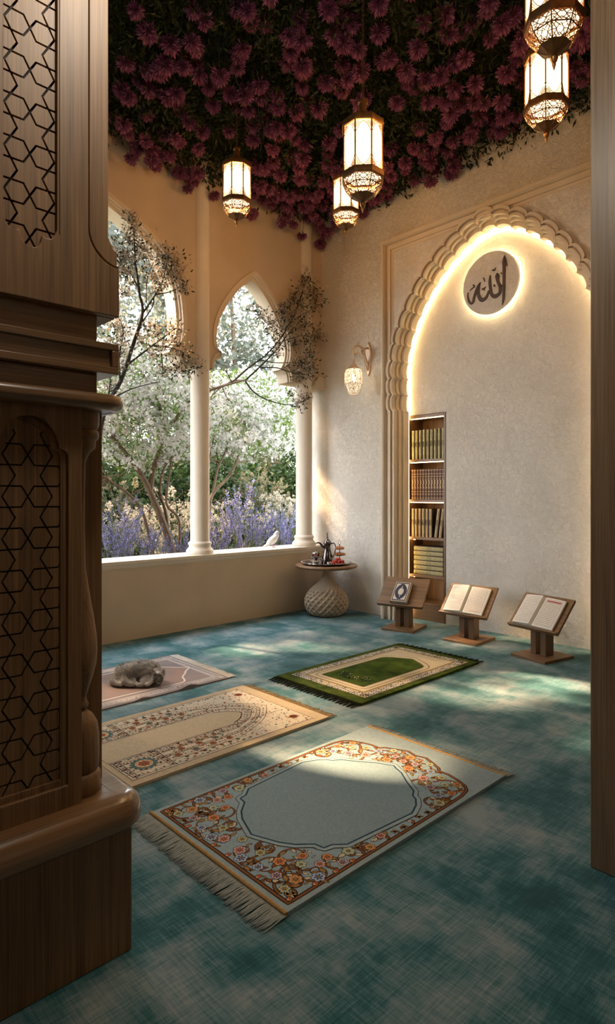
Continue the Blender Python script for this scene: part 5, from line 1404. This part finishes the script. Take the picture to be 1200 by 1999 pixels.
spray(lt, b0, [([A(440, 752, .42), A(456, 744, .36), A(478, 743, .2)], .012, .010), ([A(456, 744, .36), A(480, 722, .22), A(507, 702, .12), A(522, 690, .05), A(545, 664, -.02), A(565, 632, -.06), A(580, 600, -.08), A(595, 555, -.10)], .011, .004),
               ([A(478, 743, .2), A(505, 718, .12), A(540, 682, .0), A(560, 655, -.05), A(598, 612, -.1)], .010, .004), ([A(478, 743, .2), A(495, 765, .15), A(520, 780, .08), A(558, 790, .0), A(588, 786, -.08)], .009, .003),
               ([A(505, 702, .12), A(535, 708, .05), A(570, 708, -.05)], .006, .003), ([A(507, 718, .1), A(540, 718, .0), A(575, 728, -.08), A(600, 722, -.1)], .007, .003), ([A(565, 632, -.06), A(590, 614, -.09), A(618, 600, -.1)], .005, .002), ([A(555, 665, -.04), A(590, 655, -.09), A(625, 660, -.11)], .005, .002), ([A(522, 690, .05), A(525, 660, .02), A(515, 625, .05)], .005, .002)],
      [(A(595, 545, -.1), .7), (A(588, 570, -.1), .9), (A(612, 565, -.1), .8), (A(615, 590, -.1), .9), (A(590, 600, -.1), .9), (A(572, 585, -.08), .6), (A(570, 620, -.07), .8), (A(550, 610, -.04), .7), (A(555, 640, -.05), .9), (A(535, 645, -.01), .7), (A(595, 635, -.1), .7), (A(620, 655, -.12), .9), (A(600, 665, -.1), .7), (A(605, 690, -.1), .6), (A(575, 665, -.06), .9), (A(545, 668, -.02), .8), (A(590, 705, -.1), .9), (A(605, 718, -.11), 1.0), (A(580, 725, -.09), .9), (A(592, 735, -.1), .8), (A(540, 690, .0), .6), (A(555, 600, -.03), .5), (A(498, 605, .1), .5), (A(512, 620, .08), .6), (A(528, 630, .04), .5), (A(580, 790, -.06), .6), (A(595, 778, -.09), .7), (A(570, 770, -.04), .4), (A(412, 690, .2), .5)], 12)
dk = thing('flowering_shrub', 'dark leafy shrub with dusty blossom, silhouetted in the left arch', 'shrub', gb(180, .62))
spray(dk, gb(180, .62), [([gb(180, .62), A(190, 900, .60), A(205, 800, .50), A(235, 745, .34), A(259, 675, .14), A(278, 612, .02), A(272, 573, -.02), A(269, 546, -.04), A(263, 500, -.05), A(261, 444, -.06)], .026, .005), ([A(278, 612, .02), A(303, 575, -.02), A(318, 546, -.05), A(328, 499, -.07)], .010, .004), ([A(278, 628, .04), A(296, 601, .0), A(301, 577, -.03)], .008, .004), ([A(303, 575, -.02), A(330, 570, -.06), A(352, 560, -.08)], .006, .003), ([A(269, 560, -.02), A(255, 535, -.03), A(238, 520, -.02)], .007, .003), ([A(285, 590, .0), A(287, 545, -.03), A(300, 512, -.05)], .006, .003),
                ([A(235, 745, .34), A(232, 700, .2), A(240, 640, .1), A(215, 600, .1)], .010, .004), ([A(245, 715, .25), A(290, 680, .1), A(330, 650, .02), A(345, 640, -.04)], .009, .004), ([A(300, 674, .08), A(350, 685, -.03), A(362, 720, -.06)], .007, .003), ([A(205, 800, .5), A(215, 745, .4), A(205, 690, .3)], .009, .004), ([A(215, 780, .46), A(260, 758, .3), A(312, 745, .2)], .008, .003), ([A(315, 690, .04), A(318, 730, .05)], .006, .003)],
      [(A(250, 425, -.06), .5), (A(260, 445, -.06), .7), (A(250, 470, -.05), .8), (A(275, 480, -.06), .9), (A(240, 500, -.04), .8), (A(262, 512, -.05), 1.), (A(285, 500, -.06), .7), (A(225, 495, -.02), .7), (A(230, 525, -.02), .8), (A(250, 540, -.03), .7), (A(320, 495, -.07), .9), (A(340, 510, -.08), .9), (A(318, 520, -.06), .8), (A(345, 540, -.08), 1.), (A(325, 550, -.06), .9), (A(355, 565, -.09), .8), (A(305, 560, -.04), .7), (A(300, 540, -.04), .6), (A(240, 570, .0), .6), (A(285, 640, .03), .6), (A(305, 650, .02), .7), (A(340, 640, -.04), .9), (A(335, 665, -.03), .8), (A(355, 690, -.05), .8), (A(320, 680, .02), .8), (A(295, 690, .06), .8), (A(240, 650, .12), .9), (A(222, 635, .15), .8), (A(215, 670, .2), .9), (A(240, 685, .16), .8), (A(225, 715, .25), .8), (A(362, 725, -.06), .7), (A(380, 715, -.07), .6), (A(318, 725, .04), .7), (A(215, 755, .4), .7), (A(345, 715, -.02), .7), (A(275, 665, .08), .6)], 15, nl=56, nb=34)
rt = blossom_tree('white blossom tree filling the opening between the two columns', gb(400, 2.1),
    [([gb(400, 2.1), G(408, 1000, 2.1), G(415, 965, 2.1), G(450, 925, 2.1), G(470, 880, 2.1), G(500, 820, 2.1)], .034, .010), ([G(415, 965, 2.1), G(425, 915, 2.1), G(440, 880, 2.1), G(450, 830, 2.1)], .02, .008), ([G(460, 905, 2.1), G(510, 895, 2.1), G(550, 905, 2.0)], .012, .006), ([gb(390, 2.1), G(398, 960, 2.1), G(408, 900, 2.1), G(420, 840, 2.1)], .022, .008)],
    (G(480, 815, 2.1), (.98, .85, .66)), 2000, 9, 5500)
# plants at the foot of the trees
M_LAV = leafmat('lavender_flower', (.11, .10, .24), (.21, .195, .37), .35, .6, 12); M_LAVS = leafmat('lavender_stem', (.07, .09, .04), (.13, .15, .085), .3, .6, 8); M_WHITE = leafmat('white_flower', (.24, .23, .20), (.34, .33, .29), .35, .6, 10); M_STRAW = leafmat('straw_plume', (.10, .095, .05), (.17, .155, .095), .35, .7, 10)
def lavender_mesh(seed, n=11):
    r = np.random.default_rng(seed); st = MB(); P, D = [], []
    for k in range(n):
        a = r.uniform(0, 2 * PI); l = r.uniform(.10, .32); h = r.uniform(.45, .85)
        tip = Vector((l * math.cos(a), l * math.sin(a), h)); st.tube(smooth([(0, 0, 0), (tip.x * .35, tip.y * .35, h * .5), tuple(tip)], 2), .0035, 4)
        for q in range(46):
            u = q / 46; b_ = Vector((tip.x * (.5 + .5 * u), tip.y * (.5 + .5 * u), h * (.62 + .38 * u)))
            d = r.normal(size=3); d[2] += .5; P.append(np.array(b_) + r.normal(size=3) * .007); D.append(d)
        for q in range(7):
            u = r.uniform(.05, .55); P2 = (tip.x * u * .7, tip.y * u * .7, h * u)
            e = Vector(P2) + Vector(r.normal(size=3)) * .05 + Vector((0, 0, .05)); st.tube([P2, tuple(e)], [.004, .001], 3)
    v, f = scatter(LEAF_V * np.array([1.7, 1, 1]), LEAF_F, np.array(P), frames(np.array(D), r), r.uniform(.018, .032, len(P)))
    return st.mesh('stems', M_LAVS, 0, False), np_mesh('flower_spikes', v, f, [M_LAV])
LAV = [lavender_mesh(k) for k in (1, 2, 3)]
for i, (px, y, s) in enumerate(((215, .75, .95), (240, 1.1, 1.0), (208, 1.5, 1.15), (265, .8, .8), (285, 1.15, .85), (232, 2.0, 1.05), (320, .85, .75), (355, .9, .75), (370, 1.2, .8), (422, .9, .85), (435, 1.4, 1.0), (455, 1.0, .95), (478, 1.3, 1.2), (492, .9, 1.0), (515, 1.2, 1.0), (540, 1.0, 1.0), (560, 1.4, 1.05), (570, .9, .9), (465, 2.6, 1.45), (250, 3.0, 1.1))):
    t = thing('lavender_plant', 'violet lavender plant with tall flower spikes beyond the window sill', 'plant', gb(px, y), i * 1.3, 'lavender plants beyond the sill'); t.scale = (s, s, s * 1.05)
    link('stems', LAV[i % 3][0], t); link('flower_spikes', LAV[i % 3][1], t)['kind'] = 'stuff'
def whiteplant(seed, mt, n=26, sz=.04, hh=(.6, 1.05)):
    r = np.random.default_rng(seed); st = MB(); P = []
    for k in range(n):
        a = r.uniform(0, 2 * PI); l = r.uniform(.05, .35); h = r.uniform(*hh); tip = (l * math.cos(a), l * math.sin(a), h)
        st.tube([(0, 0, 0), (tip[0] * .4, tip[1] * .4, h * .6), tip], .003, 4); P.append(tip)
        for q in range(3): P.append((tip[0] + r.normal() * .05, tip[1] + r.normal() * .05, h - r.uniform(.02, .12)))
    tv, tf = fl_template(seed, 10, sz * .7, sz * .32); P = np.array(P)
    v, f = scatter(tv, tf, P, frames(r.normal(size=P.shape), r), r.uniform(.7, 1.2, len(P)))
    return st.mesh('stems', M_LAVS, 0, False), np_mesh('flower_heads', v, f, [mt])
WHT = [whiteplant(5, M_WHITE), whiteplant(6, M_WHITE), whiteplant(8, M_STRAW, 22, .05, (.7, 1.1))]
for i, (px, y, k, s) in enumerate(((230, 2.6, 0, .9), (285, 2.3, 1, .85), (335, 2.2, 1, .95), (355, 2.6, 0, 1.1), (250, 1.6, 1, .7), (425, 2.6, 0, .9), (505, 2.3, 0, .9), (545, 2.8, 1, 1.05), (575, 2.6, 0, 1.0), (310, 1.7, 0, .7))):
    t = thing('white_flower_plant', 'loose plant with clusters of small white flowers among the lavender', 'plant', gb(px, y), i * 2.1, 'white flowering plants among the lavender'); t.scale = (s, s, s)
    link('stems', WHT[k][0], t); link('flower_heads', WHT[k][1], t)
for i, (px, y, s, lb) in enumerate(((238, 3.4, 1.15, 'straw coloured feathery grass plant seen low in the left opening'), (490, 3.6, 1.35, 'straw coloured feathery plant behind the lavender, nearest the middle column'), (520, 3.4, 1.2, 'straw coloured feathery plant behind the lavender, nearest the corner column'))):
    t = thing('plume_grass', lb, 'plant', gb(px, y), i, 'straw plumes'); t.scale = (s, s, s)
    link('stems', WHT[2][0], t); link('flower_heads', WHT[2][1], t)
def leafy(name, label, cat, base, crown, n, sz, mats, seed, trunk=None, group=None, holes=.0):
    r = np.random.default_rng(seed); t = thing(name, label, cat, base, 0, group)
    P = []
    for (c, rr, w) in crown:
        k = int(n * w); d = r.normal(size=(k, 3)); d /= np.linalg.norm(d, axis=1, keepdims=True); P.append(np.array(c) - np.array(base) + d * np.array(rr) * (r.random((k, 1)) ** .33))
    P = np.concatenate(P)
    if holes: P = P[(np.sin(P[:, 0] * 2.3 + seed) * np.sin(P[:, 2] * 2.9) * np.sin(P[:, 1] * 2.0 + 1) + r.normal(size=len(P)) * .25) > -holes]
    v, f = scatter(LEAF_V * np.array([2.0, 1.5, 1]), LEAF_F, P, frames(r.normal(size=P.shape), r), r.uniform(*sz, len(P)))
    mi = (r.random(len(f) // 2) < .4).repeat(2).astype(np.int32)
    o = link('foliage', np_mesh('foliage', v, f, mats, mi), t); o['kind'] = 'stuff'
    if trunk:
        w = MB()
        for pts, r0, r1 in trunk: limb(w, [Vector(q) - Vector(base) for q in pts], r0, r1)
        w.build('trunk', M_BARK, t)
    return t
M_H1 = leafmat('hedge_leaf', (.010, .024, .008), (.032, .058, .016), .25, .5, 1.5); M_H2 = leafmat('hedge_leaf_light', (.028, .055, .014), (.065, .10, .028), .35, .5, 1.5)
M_T1 = leafmat('far_leaf_haze', (.05, .066, .05), (.10, .12, .09), .35, .6, .8); M_T2 = leafmat('far_leaf_haze_pale', (.10, .115, .095), (.17, .185, .155), .4, .6, .8); M_L1 = leafmat('lime_leaf', (.11, .16, .035), (.19, .24, .07), .5, .5, 1.2)  # far leaves are greyed and paled, haze put into their colour
for i, (px, y, rr, h, lb) in enumerate(((215, 4.6, 1.1, 1.75, 'dark green garden shrub low behind the left blossom tree, next to the wooden pier'), (300, 6.6, 1.3, 1.8, 'dark green garden shrub right behind the leaning trunks'), (390, 4.6, 1.1, 1.8, 'dark green garden shrub mostly behind the middle column'), (480, 6.6, 1.3, 1.7, 'green garden shrub behind the lavender between the columns'), (565, 4.6, 1.1, 1.8, 'green garden shrub beside the corner column'), (40, 4.6, 1.2, 2.0, 'dark garden shrub far to the left, hidden behind the wooden pier'), (-90, 3.4, 1.3, 2.1, 'broad garden shrub at the far left, hidden behind the wooden pier'))):
    p = gb(px, y); leafy('garden_shrub', lb, 'shrub', p, [((p[0], p[1], .2 + h * .55), (rr, 1.0, h * .62), 1)], 9000, (.06, .12), [M_H1, M_H2], 40 + i, None, 'shrubs behind the lavender')
p = gb(475, 8.5); c = at(470, 800, 8.5)
leafy('lime_tree', 'bright yellow green bushy tree seen above the blossom between the columns', 'tree', p, [(tuple(c), (2.2, 1.5, 1.05), .7), ((c.x - 1, c.y, c.z - 1.6), (2.4, 1.5, 1.4), .5)], 9000, (.08, .16), [M_L1, M_H2], 51, [([p, (p[0], p[1], c.z)], .12, .06)])
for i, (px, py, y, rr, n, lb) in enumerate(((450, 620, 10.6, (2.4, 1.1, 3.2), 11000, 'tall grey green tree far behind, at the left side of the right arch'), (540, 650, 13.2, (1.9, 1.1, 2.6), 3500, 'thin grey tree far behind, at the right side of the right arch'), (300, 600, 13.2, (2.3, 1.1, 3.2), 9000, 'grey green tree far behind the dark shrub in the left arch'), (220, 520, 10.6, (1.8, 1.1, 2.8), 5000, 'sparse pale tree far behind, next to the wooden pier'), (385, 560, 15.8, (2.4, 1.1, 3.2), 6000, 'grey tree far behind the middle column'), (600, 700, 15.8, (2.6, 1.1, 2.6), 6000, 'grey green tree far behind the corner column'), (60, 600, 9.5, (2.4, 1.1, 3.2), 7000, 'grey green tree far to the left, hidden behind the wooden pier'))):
    p = gb(px, y); c = at(px, py, y)
    leafy('distant_tree', lb, 'tree', p, [(tuple(c), rr, .75), ((c.x + .8, c.y, c.z - rr[2] * .8), (rr[0] * 1.1, rr[1], rr[2] * .6), .5)], int(n * .62), (.13, .25), [M_T1, M_T2], 60 + i, [([p, (p[0] + .2, p[1], c.z * .6), (p[0], p[1], c.z + 1)], .16, .04)], None, .02)

# tall spreading tree added to shade the garden, gaps cut for sun patches
sr = np.random.default_rng(77)
n = 42000
P = np.stack([sr.uniform(-9, 2.5, n), sr.uniform(5.0, 6.2, n), sr.uniform(4.5, 10.0, n)], axis=1)
sdn = np.array(SUN_DIR)
def at_plane(P, y0):                       # follow the sun ray to the plane y = y0
    k = (y0 - P[:, 1]) / sdn[1]; return P + sdn * k[:, None]
Q = at_plane(P, 5.5)
lump = np.sin(Q[:, 0] * 3.3 + 1) * np.sin(Q[:, 2] * 3.7) + .6 * np.sin(Q[:, 0] * 7.1) * np.sin(Q[:, 2] * 6.3 + 2)
keep_ = (lump > -.62) & (P[:, 2] > 4.95 + .3 * np.sin(P[:, 0] * 2.3))
for (fx, fy, rad) in ((-.80, -2.92, .50), (-1.35, -2.75, .22), (-.85, -.86, .20), (-1.15, -.75, .16), (-2.45, -2.80, .24), (-2.30, -2.35, .18), (-2.12, -1.20, .16), (-1.75, -.95, .2), (-1.95, -2.5, .12)):
    k = (5.5 - fy) / -sdn[1]; hx, hz = fx - sdn[0] * k, -sdn[2] * k
    keep_ &= ~(((Q[:, 0] - hx) / rad) ** 2 + ((Q[:, 2] - hz) / (rad * 1.0)) ** 2 < 1 + .5 * sr.normal(size=n))
P = P[keep_]
sb0 = (-6.5, 7.0, .20)
st_ = thing('shade_tree', 'tall spreading tree whose lowest leaves hang into the top of the left arch', 'tree', sb0)
v, f = scatter(LEAF_V * np.array([2.0, 1.5, 1]), LEAF_F, P - np.array(sb0), frames(sr.normal(size=P.shape), sr), sr.uniform(.12, .22, len(P)))
o = link('foliage', np_mesh('foliage', v, f, [M_T2]), st_); o['kind'] = 'stuff'
w = MB()
limb(w, [(0, 0, 0), (.2, -.2, 2.5), (.6, -.8, 5), (1.2, -1.2, 8)], .22, .08)
for k in range(5): limb(w, [(.3 + .15 * k, -.5 - .1 * k, 3.4 + k * .9), (2 + .6 * k, -1.2, 4.6 + k * .9), (4.5 + .7 * k, -1.4, 5.2 + k * .8)], .08, .02)
w.build('trunk', M_BARK, st_, clean=False)
